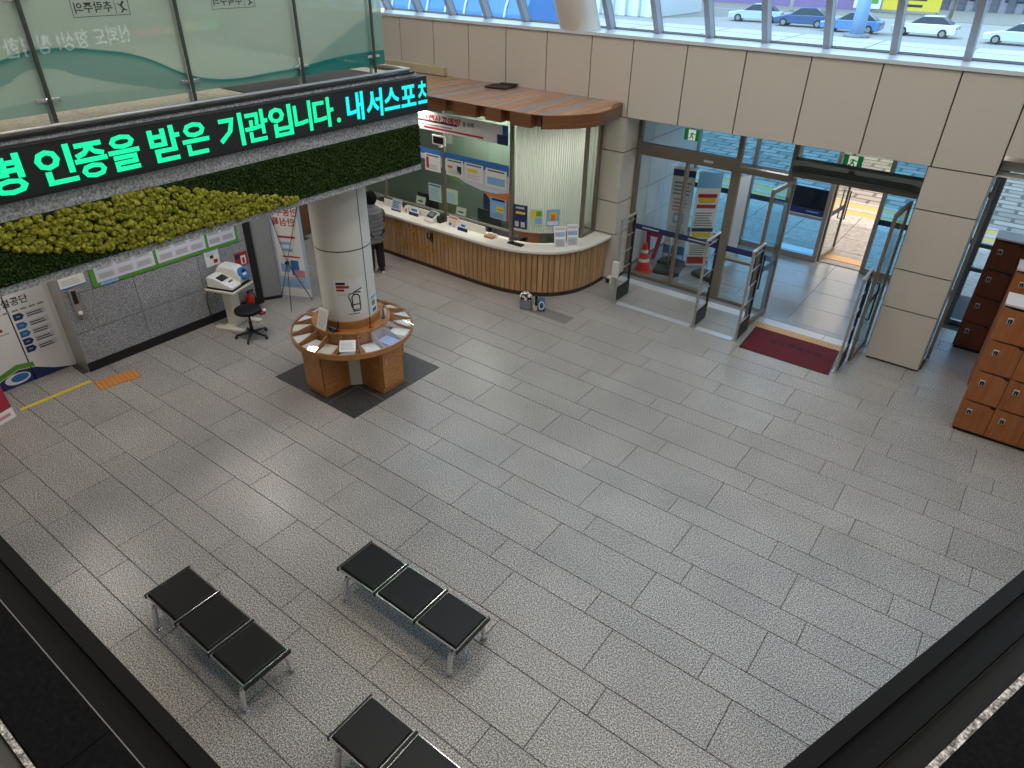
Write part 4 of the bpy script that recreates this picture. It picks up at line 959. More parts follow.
# ---- reception counter
ctr = thing('reception_counter', 'long curved reception counter of wooden slats with white stone top', 'counter', (-8.0, 10.0, 0))
PB = [Vector(p) for p in ((-11.6, 9.43), (-10.4, 9.43), (-9.3, 9.425), (-8.4, 9.415))] + catmull([Vector(p) for p in ((-7.9, 9.415), (-7.4, 9.44), (-6.97, 9.54), (-6.48, 9.82), (-6.2, 10.22), (-6.1, 10.65), (-6.075, 11.19))], 8)
path = resample(PB, 0.02)
def wallof(name, P, d0, d1, z0, z1, m, parent, bev=0):
    A, Bq = offset(P, d0), offset(P, d1); bm = B(); n_ = len(P)
    va = [[bm.verts.new((p.x, p.y, z)) for z in (z0, z1)] for p in A]; vb = [[bm.verts.new((p.x, p.y, z)) for z in (z0, z1)] for p in Bq]
    for i in range(n_-1):
        bm.faces.new((va[i][0], va[i+1][0], va[i+1][1], va[i][1])); bm.faces.new((vb[i][0], vb[i+1][0], vb[i+1][1], vb[i][1]))
        bm.faces.new((va[i][1], va[i+1][1], vb[i+1][1], vb[i][1])); bm.faces.new((va[i][0], va[i+1][0], vb[i+1][0], vb[i][0]))
    for e in (0, -1): bm.faces.new((va[e][0], va[e][1], vb[e][1], vb[e][0]))
    return obj(name, bm, m, parent, bev)
P5 = resample(PB, 0.05)
wallof('carcass', P5, -0.05, -0.02, 0.0, 0.86, mat('counter_shadow_gap', '#4a3422', 0.8), ctr)
wallof('plinth', P5, -0.02, -0.008, 0.0, 0.085, mat('plinth_brown', '#3a2a20', 0.6), ctr)
sl = resample(PB, 0.104)
for p, q in zip(sl, sl[1:]):
    if q.x < -10.75: continue
    d = (q-p).normalized(); nn = Vector((d.y, -d.x)); g_ = 0.007
    a, b = p+d*g_, q-d*g_; bm = B(); prism(bm, [tuple(a-nn*0.019), tuple(a+nn*0.004), tuple(b+nn*0.004), tuple(b-nn*0.019)][::-1], 0.085, 0.858); obj('slat', bm, M_counterwood, ctr)
# stone top
OUT = offset(P5, 0.085); OUT[-1].y = 11.19
bm = B(); INN = [Vector((-6.45, 11.19)), Vector((-6.45, 10.72))] + [Vector((-7.33+0.88*math.cos(t), 10.71+0.88*math.sin(t))) for t in [R(-k_*10) for k_ in range(1, 9)]] + [Vector((-7.33, 9.84)), Vector((-11.6, 9.84))]
prism(bm, [tuple(p) for p in OUT+INN], 0.875, 0.92); obj('stone_top', bm, M_stone, ctr, 0.004)
bm = B(); OUT2 = offset(P5, 0.06); OUT2[-1].y = 11.19; prism(bm, [tuple(p) for p in OUT2+INN], 0.855, 0.875); obj('top_edge_strip', bm, mat('counter_edge_grey', '#b5b0a6', 0.4), ctr)
for ch, x, m_ in (('종', -10.47, M_gold), ('합', -10.04, M_gold), ('안', -9.59, M_gold), ('내', -9.15, M_ink), ('실', -8.69, M_gold)):
    text_mesh('letter', ch, 0.21, m_, (x, 9.405, 0.60), (1, 0, 0), (0, 0, 1), ctr, 0.003, 0.012, 'LEFT', False, 0.001)
text_mesh('letter', 'Information', 0.15, M_gold, (-9.93, 9.405, 0.37), (1, 0, 0), (0, 0, 1), ctr, 0.001, 0.012, 'LEFT', False, 0.001, 1.05)
# inner low shelf wall under the glass, with openings
bm = B()
for a, b in ((-10.6, -10.1), (-9.95, -9.1), (-8.85, -7.9)): bx(bm, a, b, 9.70, 9.725, 0.921, 1.06)
obj('glass_kerb', bm, M_stone, ctr)

# ---- canopy over the counter
can = thing('canopy', 'stepped wooden canopy with striped plank top over the reception counter', 'canopy', (-8.0, 10.3, 3.09))
front = lambda x: 9.33
edge_c = catmull([Vector(p) for p in ((-6.46, 9.39), (-6.30, 9.52), (-6.05, 9.82), (-5.90, 10.16), (-5.89, 10.6), (-6.03, 11.19))], 10)
bigP = [Vector((-7.05, 11.19)), Vector((-7.05, 9.31)), Vector((-6.75, 9.31))] + edge_c
bm = B(); prism(bm, [tuple(p) for p in [Vector((-6.46, 11.19)), Vector((-6.46, 9.36))]+edge_c], 3.09, 3.292); obj('curved_end', bm, M_cface, can)
for a, b, y in ((-10.95, -9.9, 9.45), (-9.75, -9.25, 9.42), (-9.1, -8.52, 9.40), (-8.295, -7.80, 9.36), (-7.58, -7.26, 9.34), (-7.06, -6.65, 9.33)):
    box_obj('fascia_block', a, b, y, 11.19, 3.09, 3.292, M_cface, can)
for a, b in ((-11.2, -10.95), (-9.9, -9.75), (-9.25, -9.1), (-8.52, -8.295), (-7.80, -7.58), (-7.26, -7.06), (-6.65, -6.46)): box_obj('recess_block', a+.001, b-.001, 9.47, 11.19, 3.10, 3.285, M_cface, can)
# plank top: planks run from the wall to the edge
def edge_y(x):
    if x < -6.75: return 9.33+0.02*(-6.75-x)
    best = 11.0
    for p, q in zip([Vector((-6.75, 9.33))]+edge_c, edge_c):
        if p.x <= x <= q.x and q.x > p.x: best = min(best, p.y+(q.y-p.y)*(x-p.x)/(q.x-p.x))
    return best
rng = random.Random(11); x = -10.95; i = 0
while x < -5.93:
    w = rng.choice((0.10, 0.14, 0.18, 0.22)); x2 = min(x+w, -5.905)
    y0, y1 = edge_y(x+0.002), edge_y(x2-0.002)
    if x2 - x > 0.02 and y0 < 11 and y1 < 11.05:
        back0 = 11.19 if x < -6.05 else 10.7; bk = 11.19 if x2 <= -6.02 else 10.6+(-5.9-x2)*3
        m_ = M_cgrey if (i % 3 == 1 and x < -6.5) else M_cbrown
        bm = B(); prism(bm, [(x+.001, y0), (x2-.001, y1), (x2-.001, max(bk, y1+0.02)), (x+.001, 11.19 if x < -6.1 else max(bk, y0+.02))], 3.293, 3.303); obj('plank', bm, m_, can)
    x = x2; i += 1
bk_ = thing('black_pad', 'flat black pad lying on top of the wooden canopy by the wall', 'pad', (-8.48, 10.95, 3.303))
bm = B(); W = Matrix.Translation((-8.48, 10.93, 3.304)) @ Matrix.Rotation(R(8), 4, 'Z'); bx(bm, -0.24, 0.22, -0.22, 0.20, 0, 0.03, W); obj('pad', bm, M_black, bk_, 0.01)
bm = B(); bx(bm, -0.1, 0.24, 0.1, 0.22, 0.03, 0.05, W); bx(bm, -0.2, -0.05, -0.1, 0.05, 0.03, 0.04, W); obj('flap', bm, mat('dark_brown_pad', '#2e2320', 0.7), bk_)
tag(box_obj('cable_duct', -12.4, -10.07, 11.10, 11.198, 3.31, 3.47, mat('cream_duct', '#b9b08f', 0.5), None, 0.006), 'cream cable duct along the foot of the beige wall above the canopy', 'duct')

# ---- office behind the counter glass
scn = thing('counter_screen', 'framed glass screen between the counter and the office', 'glass screen', (-8.5, 9.78, 0.92))
def cf(x0, x1, y0, y1, z0, z1, m=M_alu, nm='frame_bar'): return box_obj(nm, x0, x1, y0, y1, z0, z1, m, scn)
for x in (-10.6, -8.95, -7.34): cf(x-0.03, x+0.03, 9.755, 9.805, 0.92, 3.09, M_alud)
cf(-11.5, -7.37, 9.765, 9.795, 1.06, 1.10); cf(-11.5, -7.37, 9.76, 9.80, 3.03, 3.09, M_alud)
for a, b in ((-11.5, -10.63), (-10.57, -8.98), (-8.92, -7.37)): cf(a, b, 9.777, 9.783, 1.10, 3.03, M_officeglass, 'pane')
ARC = [(-7.34+0.94*math.sin(R(t)), 10.72-0.94*math.cos(R(t))) for t in range(0, 91, 6)]
bm = B()
for p, q in zip(ARC, ARC[1:]): quad(bm, (*p, 0.93), (*q, 0.93), (*q, 3.09), (*p, 3.09))
obj('curved_pane', bm, M_officeglass, scn, 0, True)
for x, y in ((-6.40, 10.72), (-6.40, 11.16)): cf(x-0.03, x+0.03, y-0.03, y+0.03, 0.92, 3.09, M_alud)
cf(-6.403, -6.397, 10.75, 11.13, 0.95, 3.09, M_officeglass, 'pane')
cf(-6.43, -6.37, 10.75, 11.13, 0.92, 0.96, M_alud)
# pleated blind behind the curved pane
bl = thing('pleated_blind', 'white pleated blind behind the curved counter glass', 'blind', (-7.0, 10.4, 1.1))
bm = B(); ring = []
for k_ in range(0, 121):
    t = R(2+86*k_/120); r_ = 0.87+(0.014 if k_ % 4 < 2 else -0.014); ring.append((-7.34+r_*math.sin(t), 10.72-r_*math.cos(t)))
ring += [(-6.47+(0.02 if k_ % 4 < 2 else -0.02), 10.74+0.03*k_) for k_ in range(1, 14)]
tops = [bm.verts.new((*p, 3.06)) for p in ring]; bots = [bm.verts.new((*p, 1.09+(0.02 if i % 4 < 2 else 0))) for i, p in enumerate(ring)]
for i in range(len(ring)-1): bm.faces.new((bots[i], bots[i+1], tops[i+1], tops[i]))
mb = bpy.data.materials.new('white_blind'); mb.use_nodes = True; nb_ = mb.node_tree.nodes; lb_ = mb.node_tree.links; nb_.remove(nb_['Principled BSDF'])
d_ = nb_.new('ShaderNodeBsdfDiffuse'); d_.inputs[0].default_value = lin('#eceee8'); t_ = nb_.new('ShaderNodeBsdfTranslucent'); t_.inputs[0].default_value = lin('#eceee8'); x_ = nb_.new('ShaderNodeMixShader'); x_.inputs[0].default_value = 0.45
lb_.new(d_.outputs[0], x_.inputs[1]); lb_.new(t_.outputs[0], x_.inputs[2]); lb_.new(x_.outputs[0], nb_['Material Output'].inputs[0])
obj('pleats', bm, mb, bl)
struct(box_obj('wall_office_back', -12.6, -6.9, 11.0, 11.2, 0, 3.08, mat('office_wall_green', '#7d8c7e', 0.7)), 'greenish office wall behind the counter')
struct(box_obj('floor_office', -12.6, -6.5, 9.9, 11.0, 0.0005, 0.01, mat('office_floor_dark', '#2f2f30', 0.6)), 'dark office floor')
lamp('ceiling_light', 'square lamp in the canopy above the office', -8.6, 10.3, 3.085, 0.6, 0.6, 45, None)
lamp('ceiling_light', 'small lamp under the canopy front over the counter top', -9.45, 9.62, 3.085, 0.25, 0.12, 9, None)
lamp('ceiling_light', 'added lamp behind the pleated blind to brighten it', -7.1, 10.75, 3.085, 0.3, 0.3, 14, None)  # added so the blind glows from behind
def fposter(name, label, px0, px1, z0, z1, els, base=None, y=9.745, cat='poster', grp=None):
    return poster(name, label, cat, (px0, y, z0), (1, 0, 0), (0, 0, 1), px1-px0, z1-z0, els, base, grp)
pbn = fposter('banner', 'long white banner with red heading across the top of the counter glass', -10.45, -7.40, 2.62, 2.95, [(.02, .44, .62, .56, M_ink), (.02, .26, .58, .34, M_grey), (.35, .10, .82, .2, M_red), (.92, 0, 1, .5, M_navy), (.96, .5, 1, 1, M_blue)], None, 9.74, 'banner')
text_mesh('lettering', '안전사고예방', 0.13, M_red, (-9.42, 9.739, 2.80), (1, 0, 0), (0, 0, 1), pbn, 0.004, 0.001, 'LEFT', False, 0.004, 0.95)
text_mesh('lettering', '을 위해', 0.09, M_ink, (-8.43, 9.739, 2.81), (1, 0, 0), (0, 0, 1), pbn, 0.001, 0.001, 'LEFT', False, 0.004)
# printed board: blue sky band, white body with curved foot, blue and green swooshes, orange corner
bd = thing('printed_board', 'blue and white printed film with curved foot on the office glass', 'poster', (-9.5, 9.77, 1.6))
def fshape(nm, P, y, m_):
    bm = B(); bm.faces.new([bm.verts.new((p[0], y, p[1])) for p in P]); r_ = bmesh.ops.extrude_face_region(bm, geom=bm.faces[:]); bmesh.ops.translate(bm, vec=(0, 0.0015, 0), verts=[v for v in r_['geom'] if isinstance(v, bmesh.types.BMVert)]); return obj(nm, bm, m_, bd)
curve_b = [(-7.40, 1.78), (-7.7, 1.72), (-8.05, 1.72), (-8.4, 1.78), (-8.8, 1.90), (-9.2, 2.02), (-9.7, 2.10), (-10.4, 2.14)]
fshape('white_field', [(-10.4, 2.26), (-7.40, 2.26)][::-1] + [(-7.40, 1.78)] + curve_b[1:] if False else [(-7.40, 2.18)] + curve_b + [(-10.4, 2.18)], 9.773, mat('film_white', '#ccd2dc', 0.5))
fshape('blue_field', [(-7.40, 2.08), (-7.40, 2.27), (-10.4, 2.27), (-10.4, 2.2)], 9.771, M_blue)
fshape('blue_swoosh', [(-9.7, 2.08), (-9.2, 1.99), (-8.95, 1.91), (-8.85, 1.86), (-9.0, 1.88), (-9.35, 1.97)], 9.769, mat('film_blue', '#22479b', 0.5))
fshape('green_swoosh', [(-8.95, 1.91), (-8.6, 1.80), (-8.3, 1.75), (-8.45, 1.75), (-8.75, 1.80)], 9.7695, M_green)
fshape('orange_corner', [(-7.40, 1.80), (-7.40, 1.25), (-7.78, 1.25), (-7.80, 1.55), (-7.95, 1.70), (-7.7, 1.70)], 9.7745, M_orange)
for lab, a, b, z0, z1, ex in (('framed notice with red column, leftmost of four on the blue board', -9.42, -9.02, 1.86, 2.18, [(.08, .15, .25, .8, M_red)]), ('framed notice with a portrait mark, second of four on the blue board', -8.88, -8.46, 1.86, 2.17, [(.1, .45, .4, .6, M_orange), (.65, .2, .9, .65, M_ink)]), ('framed notice with yellow boxes, third of four on the blue board', -8.42, -7.98, 1.85, 2.17, [(.15, .5, .7, .68, M_yellow)]), ('framed notice with blue text, rightmost of four on the blue board', -7.92, -7.44, 1.83, 2.16, [(.08, .15, .92, .55, M_sky)])):
    p_ = fposter('framed_notice', lab, a, b, z0, z1, [(.1, .86, .9, .93, M_ink)] + lines(.1, .9, .12, .42, 4, M_lgrey) + ex, None, 9.758, 'notice', 'framed notices on the office glass')
fposter('glass_notice', 'pale green notice low on the office glass left of the post', -9.35, -9.02, 1.28, 1.62, lines(.08, .92, .1, .8, 6, M_sky) + [(.05, .86, .95, .96, M_blue)], M_lgreen, 9.745, 'notice')
fposter('glass_notice', 'pale green notice low on the office glass right of the post', -8.88, -8.60, 1.32, 1.60, lines(.08, .92, .1, .8, 6, M_sky), M_lgreen, 9.745, 'notice')
fposter('glass_notice', 'pale blue notice with yellow box beside the curved glass', -7.80, -7.42, 1.27, 1.66, [(.1, .86, .9, .96, M_ink), (.4, .35, .85, .62, M_yellow), (.45, .44, .8, .48, M_red)] + lines(.08, .9, .08, .28, 3, M_grey), M_sky, 9.738, 'notice')
def arc_sheet(name, label, t0, t1, z0, z1, base, els):
    o = thing(name, label, 'poster', (-7.34+.955*math.sin(R(t0)), 10.72-.955*math.cos(R(t0)), z0), 0, 'posters on the curved counter glass')
    def strip(u0, v0, u1, v1, r_, m_, nm):
        bm = B(); n_ = 4
        for k_ in range(n_):
            a, b = R(t0+(t1-t0)*(u0+(u1-u0)*k_/n_)), R(t0+(t1-t0)*(u0+(u1-u0)*(k_+1)/n_))
            quad(bm, *[(-7.34+r_*math.sin(t), 10.72-r_*math.cos(t), z0+(z1-z0)*v) for t, v in ((a, v0), (b, v0), (b, v1), (a, v1))])
        obj(nm, bm, m_, o)
    strip(0, 0, 1, 1, .946, base, 'sheet')
    for i, e in enumerate(els): strip(e[0], e[1], e[2], e[3], .949+.0006*i, e[4], 'print')
arc_sheet('poster', 'navy poster with two round marks on the curved glass', 3, 20, 1.18, 1.62, M_navy, [(.2, .62, .85, .72, M_yellow), (.2, .84, .8, .92, M_lgrey), (.15, .08, .42, .30, M_lgrey), (.58, .08, .85, .30, M_lgrey)])
arc_sheet('poster', 'pale green poster in the middle of the curved glass', 23, 37, 1.26, 1.57, M_lgreen, [(.1, .5, .5, .9, M_yellow), (.4, .15, .9, .5, M_sky), (.5, .6, .9, .9, M_green)])
arc_sheet('poster', 'blue and yellow poster right of the green one on the curved glass', 41, 56, 1.26, 1.57, M_sky, [(.2, .5, .8, .85, M_yellow), (.1, .08, .9, .3, M_paper), (.35, .35, .65, .7, M_orange)])
# small sign stands and devices on the counter
def stand(label, x, y, w, h, els, base=None, tilt=0.3, z=0.9205, ang=0.0, group='sign stands on the counter'):
    rt = Vector((math.cos(ang), math.sin(ang), 0)); nn = Vector((rt.y, -rt.x, 0)); up = (Vector((0, 0, 1))-nn*tilt).normalized(); O = Vector((x, y, z))
    o = thing('sign_stand', label, 'sign stand', O, 0, group); sheet('sheet', O, rt, up, w, h, base or M_paper, o, 0.004); prints(o, O, rt, up, w, h, els)
    bm = B(); T = O+up*h*0.8
    for s in (0.1, 0.9):
        tube(bm, [T+rt*w*s-nn*0.006, Vector((T.x, T.y, z+0.004))+rt*w*s-nn*(0.05+0.3*tilt*h)], 0.003, 5)
    obj('back_stay', bm, M_grey, o)
    return o
stand('grey and navy sign stand on the counter nearest the person', -10.28, 9.58, 0.27, 0.24, [(0, 0, 1, .12, M_navy)] + lines(.1, .9, .25, .9, 5, M_blue), M_lgrey)
stand('white and navy card on the counter left of the payment terminal', -9.80, 9.60, 0.26, 0.18, [(0, 0, 1, .35, M_navy), (.2, .5, .8, .75, M_blue)])
stand('small round-headed figure card on the counter beside the grey sign', -9.96, 9.62, 0.10, 0.15, [(.3, .2, .7, .6, M_red)])
stand('pink and blue notice right of the payment terminal', -8.74, 9.58, 0.24, 0.22, [(.05, .72, .95, .95, M_pink), (.1, .5, .9, .6, M_yellow), (.1, .15, .4, .4, M_blue)] + lines(.45, .9, .1, .45, 3, M_pink))
stand('white card with navy foot right of the pink notice', -8.46, 9.55, 0.25, 0.17, [(0, 0, 1, .38, M_navy), (.3, .5, .7, .75, M_blue)])
stand('white number card behind the glass at the left window', -9.9, 9.92, 0.25, 0.15, [(.25, .3, .75, .5, M_ink)], None, 0.3, 1.06)
stand('white number card behind the glass at the right window', -8.82, 9.92, 0.25, 0.15, [(.25, .3, .75, .5, M_ink)], None, 0.3, 1.06)
for lab, x, y in (('left of the two brochure racks on the curved counter end', -6.47, 9.94), ('right of the two brochure racks on the curved counter end', -6.34, 10.16)):
    o = stand('tall leaflet rack, '+lab, x, y, 0.21, 0.40, [(.08, .80, .92, .93, M_lgrey), (.08, .52, .92, .72, M_sky), (.1, .60, .6, .66, M_pink), (.08, .06, .92, .42, M_lgrey)] + lines(.14, .86, .10, .38, 5, M_grey), M_paper, 0.38, 0.9205, R(42), 'leaflet racks on the counter')
    o['category'] = 'brochure rack'
pt = thing('payment_terminal', 'white payment terminal with dark screen on the counter', 'payment terminal', (-9.2, 9.60, 0.9205))
W = Matrix.Translation((-9.17, 9.62, 0.9205)) @ Matrix.Rotation(R(-8), 4, 'Z')
bm = B(); P = [(-0.13, 0), (0.11, 0), (0.11, 0.16), (0.07, 0.17), (-0.13, 0.05)]
f = [bm.verts.new(W @ Vector((-0.12, p[0], p[1]))) for p in P]; g_ = [bm.verts.new(W @ Vector((0.12, p[0], p[1]))) for p in P]; bm.faces.new(f); bm.faces.new(list(reversed(g_)))
for i in range(5): bm.faces.new((f[i], f[(i+1) % 5], g_[(i+1) % 5], g_[i]))
obj('body', bm, M_plastic, pt, 0.012)
bm = B(); sl_ = Vector((0, .20, .12)).normalized(); 
quad(bm, *[W @ Vector(p) for p in ((-.10, -.075, .088), (.10, -.075, .088), (.10, .06, .169), (-.10, .06, .169))]); obj('bezel', bm, M_black, pt)
bm = B(); quad(bm, *[W @ Vector(p) for p in ((-.065, -.045, .111), (.065, -.045, .111), (.065, .035, .159), (-.065, .035, .159))]); obj('screen', bm, mat('teal_screen', '#6f8f93', 0.2), pt)
cr = thing('card_reader', 'black card reader right of the payment terminal', 'card reader', (-8.97, 9.66, 0.9205))
bm = B(); W = Matrix.Translation((-8.98, 9.66, 0.9205)) @ Matrix.Rotation(R(-10), 4, 'Z'); bx(bm, -0.05, 0.05, -0.07, 0.07, 0, 0.13, W); obj('body', bm, M_black, cr, 0.02); bm = B(); bx(bm, -0.055, -0.045, -0.05, 0.05, 0.02, 0.12, W); obj('slot', bm, M_dark, cr)
cmr = thing('camera_tablet', 'white framed tablet camera on top of the middle post', 'camera', (-8.95, 9.70, 2.50))
box_obj('case', -9.12, -8.80, 9.66, 9.69, 2.40, 2.58, M_plastic, cmr, 0.012); box_obj('screen', -9.085, -8.835, 9.655, 9.661, 2.43, 2.55, M_black, cmr); box_obj('bracket', -8.99, -8.93, 9.69, 9.754, 2.36, 2.44, M_plastic, cmr)
bs = thing('bell_tray', 'black phone stand on the counter at the corner post', 'phone stand', (-7.2, 9.62, 0.9205))
bm = B(); bx(bm, -7.30, -6.98, 9.60, 9.72, 0.9205, 0.94); obj('tray', bm, M_black, bs, 0.006); bm = B(); tube(bm, [(-7.2, 9.66, .94), (-7.2, 9.66, 1.02)], .012, 8); tube(bm, [(-7.26, 9.66, 1.02), (-7.12, 9.66, 1.0)], .014, 8); obj('handset', bm, M_black, bs)
tr_ = thing('tissue_box', 'small brown and white box on the counter left of the corner post', 'box', (-7.75, 9.62, 0.9205))
bm = B(); bx(bm, -7.82, -7.62, 9.57, 9.67, .9205, .96); obj('box', bm, mat('tan_card', '#a9784f', 0.6), tr_, .004); bm = B(); bx(bm, -7.80, -7.60, 9.68, 9.72, .9205, .985); obj('tissue', bm, M_paper, tr_)
# office furniture seen through the glass
dk = thing('office_desk', 'long dark office desk behind the counter glass', 'desk', (-9, 10.3, 0.01))
box_obj('desk_top', -11.4, -7.45, 9.86, 10.45, 0.74, 0.77, mat('desk_dark', '#28292c', 0.4), dk); box_obj('modesty_panel', -11.4, -7.45, 10.40, 10.43, 0.011, 0.74, M_black, dk)
for lab, x in (('black monitor behind the glass left of the middle post', -9.75), ('black monitor behind the glass right of the middle post', -8.15)):
    o = thing('monitor', lab, 'monitor', (x, 10.15, 0.77), 0, 'monitors in the office'); box_obj('screen_back', x-0.28, x+0.28, 10.12, 10.15, 0.88, 1.22, M_black, o, 0.008); box_obj('stand', x-0.03, x+0.03, 10.15, 10.18, 0.771, 0.95, M_black, o); box_obj('foot', x-0.12, x+0.12, 10.08, 10.26, 0.7705, 0.782, M_black, o)
oc = thing('office_chair', 'navy office chair behind the desk', 'chair', (-8.55, 10.72, 0.01))
box_obj('backrest', -8.78, -8.34, 10.72, 10.80, 0.62, 1.30, mat('navy_fabric', '#22305c', 0.8), oc, 0.03); box_obj('seat', -8.78, -8.34, 10.48, 10.74, 0.44, 0.53, mat('navy_fabric', '#22305c', 0.8), oc, 0.03)
bm = B(); tube(bm, [(-8.56, 10.66, 0.03), (-8.56, 10.66, 0.44)], 0.025, 8); obj('stem', bm, M_black, oc); bm = B(); lathe(bm, [(0, 0), (.22, 0), (.2, .03), (.03, .05), (0, .05)], (-8.56, 10.66, 0.011), 10); obj('base', bm, M_black, oc)
tag(box_obj('orange_cabinet', -7.86, -7.50, 10.55, 10.97, 0.0105, 1.45, M_orange, None, 0.006), 'orange cabinet against the office wall', 'cabinet')
# ---- things along the granite wall
def wposter(name, label, cat, y0, y1, z0, z1, els, base=None, x=-10.388, t=0.006, grp=None):
    return poster(name, label, cat, (x+t, y0, z0), (0, 1, 0), (0, 0, 1), y1-y0, z1-z0, els, base, grp, t)
nb = thing('notice_board', 'long green framed notice board with white sheets on the granite wall', 'notice board', (-10.388, 4.9, 1.22))
bm = B(); bx(bm, -10.388, -10.372, 3.69, 6.12, 1.235, 1.66); obj('frame', bm, mat('green_board', '#4f9430', 0.5), nb, 0.004)
for a, b in ((3.76, 4.65), (4.70, 5.52), (5.57, 6.07)):
    s = sheet('sheet', (-10.366, a, 1.295), (0, 1, 0), (0, 0, 1), b-a, 0.34, mat('board_lilac_white', '#cfcfe0', 0.6), nb, 0.004)
    nC = 3 if b-a > 0.6 else 2; els = []
    for i in range(nC):
        for j in range(2): els += [(.04+i*.32*3/nC, .12+.42*j, .04+i*.32*3/nC+.27*3/nC, .40+.42*j, M_lgrey)] + [(.06+i*.32*3/nC, .16+.42*j+.07*q, .02+i*.32*3/nC+.26*3/nC, .19+.42*j+.07*q, M_grey) for q in range(3)]
    prints(nb, (-10.366, a, 1.295), (0, 1, 0), (0, 0, 1), b-a, 0.34, els)
prints(nb, (-10.372, 3.80, 1.24), (0, 1, 0), (0, 0, 1), 0.26, 0.045, [(0, 0, 1, 1, M_sky)])
wposter('wall_notice', 'small white notice high on the granite wall left of the green board', 'notice', 3.27, 3.62, 1.34, 1.51, [(0, 0, 1, .12, M_blue)] + lines(.1, .9, .3, .85, 3, M_lgrey))
th = thing('wall_thermometer', 'narrow grey wall device with dark display on the granite wall', 'thermometer', (-10.388, 3.4, 0.88))
box_obj('case', -10.388, -10.355, 3.345, 3.455, 0.87, 1.33, mat('device_grey', '#8d8580', 0.4), th, 0.008); box_obj('display', -10.356, -10.350, 3.37, 3.43, 1.10, 1.30, M_black, th)
bm = B(); lathe(bm, [(0, 0), (.03, 0), (.03, .05), (0, .06)], (-10.34, 3.40, 0.93), 12); obj('dispenser', bm, M_plastic, th, 0, True)
wposter('blood_pressure_guide', 'white instruction sheet above the blood pressure monitor', 'notice', 5.46, 5.71, 0.97, 1.27, [(.1, .82, .9, .92, M_sky), (.35, .42, .6, .6, M_ink), (.55, .12, .85, .34, M_red)] + lines(.1, .9, .62, .78, 3, M_lgrey))
wposter('fire_sign', 'red fire extinguisher sign on the granite wall', 'sign', 5.98, 6.22, 0.80, 1.04, [(.45, .1, .85, .75, M_paper), (.55, .15, .75, .6, M_red), (.05, .6, .4, .9, M_ink)], mat('sign_red', '#a01822', 0.5))
fe = thing('fire_extinguisher', 'red fire extinguisher standing at the granite wall behind the stool', 'fire extinguisher', (-10.26, 6.04, 0))
bm = B(); lathe(bm, [(0, 0), (.075, 0), (.08, .02), (.08, .22), (.06, .28), (.03, .31), (.03, .34), (0, .34)], (-10.26, 6.04, 0), 20); obj('cylinder', bm, M_redpl, fe, 0, True)
bm = B(); bx(bm, -10.27, -10.25, 6.0, 6.12, .34, .355); bx(bm, -10.27, -10.25, 6.0, 6.13, .37, .385); bx(bm, -10.27, -10.25, 6.0, 6.03, .335, .38); obj('handle', bm, M_black, fe)
bm = B(); tube(bm, catmull([(-10.24, 6.08, .33), (-10.19, 6.1, .29), (-10.17, 6.08, .2), (-10.17, 6.06, .1)], 5), .01, 6); obj('hose', bm, M_black, fe)
bm = B(); lathe(bm, [(.0815, .07), (.0815, .15)], (-10.26, 6.04, 0), 20, -1.2, 1.0); obj('label_band', bm, M_paper, fe)
# blood pressure monitor on its table
bt = thing('monitor_table', 'white pedestal table carrying the blood pressure monitor', 'table', (-10.0, 5.6, 0))
TM = Matrix.Translation((-9.99, 5.57, 0)) @ Matrix.Rotation(R(20), 4, 'Z')
def bpart(nm, x0, x1, y0, y1, z0, z1, m, bev=0.006, par=None): 
    bm = B(); bx(bm, x0, x1, y0, y1, z0, z1, TM); return obj(nm, bm, m, par or bt, bev)
M_cream = mat('cream_enamel', '#cfc9b6', 0.4)
bpart('top', -0.30, 0.26, -0.27, 0.27, 0.70, 0.735, M_cream, 0.01); bpart('pedestal', -0.10, 0.04, -0.12, 0.10, 0.05, 0.70, M_cream); bpart('foot', -0.26, 0.30, -0.27, -0.17, 0.0005, 0.05, M_cream, .01); bpart('foot', -0.26, 0.30, 0.15, 0.25, 0.0005, 0.05, M_cream, .01); bpart('foot_bar', -0.14, 0.04, -0.17, 0.15, 0.005, 0.05, M_cream)
mo = thing('blood_pressure_monitor', 'white automatic blood pressure monitor with blue arm cuff ring', 'blood pressure monitor', (-10.0, 5.6, 0.736))
def slab(nm, P, y0, y1, m, par, bev=0.012):
    bm = B(); f = [bm.verts.new(TM @ Vector((p[0], y0, p[1]))) for p in P]; g_ = [bm.verts.new(TM @ Vector((p[0], y1, p[1]))) for p in P]; bm.faces.new(f); bm.faces.new(list(reversed(g_))); n_ = len(P)
    for i in range(n_): bm.faces.new((f[i], f[(i+1) % n_], g_[(i+1) % n_], g_[i]))
    return obj(nm, bm, m, par, bev)
slab('base_tray', [(-.27, .7355), (.23, .7355), (.23, .76), (-.27, .76)], -.24, .25, M_black, mo, .006)
slab('console', [(-.25, .76), (.22, .76), (.22, .80), (-.10, .93), (-.25, .93)], -.23, .02, M_plastic, mo)
slab('cuff_housing', [(-.25, .76), (.20, .76), (.24, .90), (.10, 1.03), (-.18, 1.05), (-.26, .95)], .02, .24, M_plastic, mo, .03)
bm = B(); quad(bm, *[TM @ Vector(p) for p in ((-.09, -.20, .929), (-.09, -.02, .929), (.03, -.02, .880), (.03, -.20, .880))]); obj('display', bm, mat('dark_display', '#22262a', 0.2), mo)
bm = B(); quad(bm, *[TM @ Vector(p) for p in ((.08, -.13, .860), (.08, -.02, .860), (.11, -.02, .848), (.11, -.13, .848))]); obj('button', bm, M_navy, mo)
ax = Vector((0.8, 0, 0.45)).normalized(); c0 = Vector((.20, .13, .92)); 
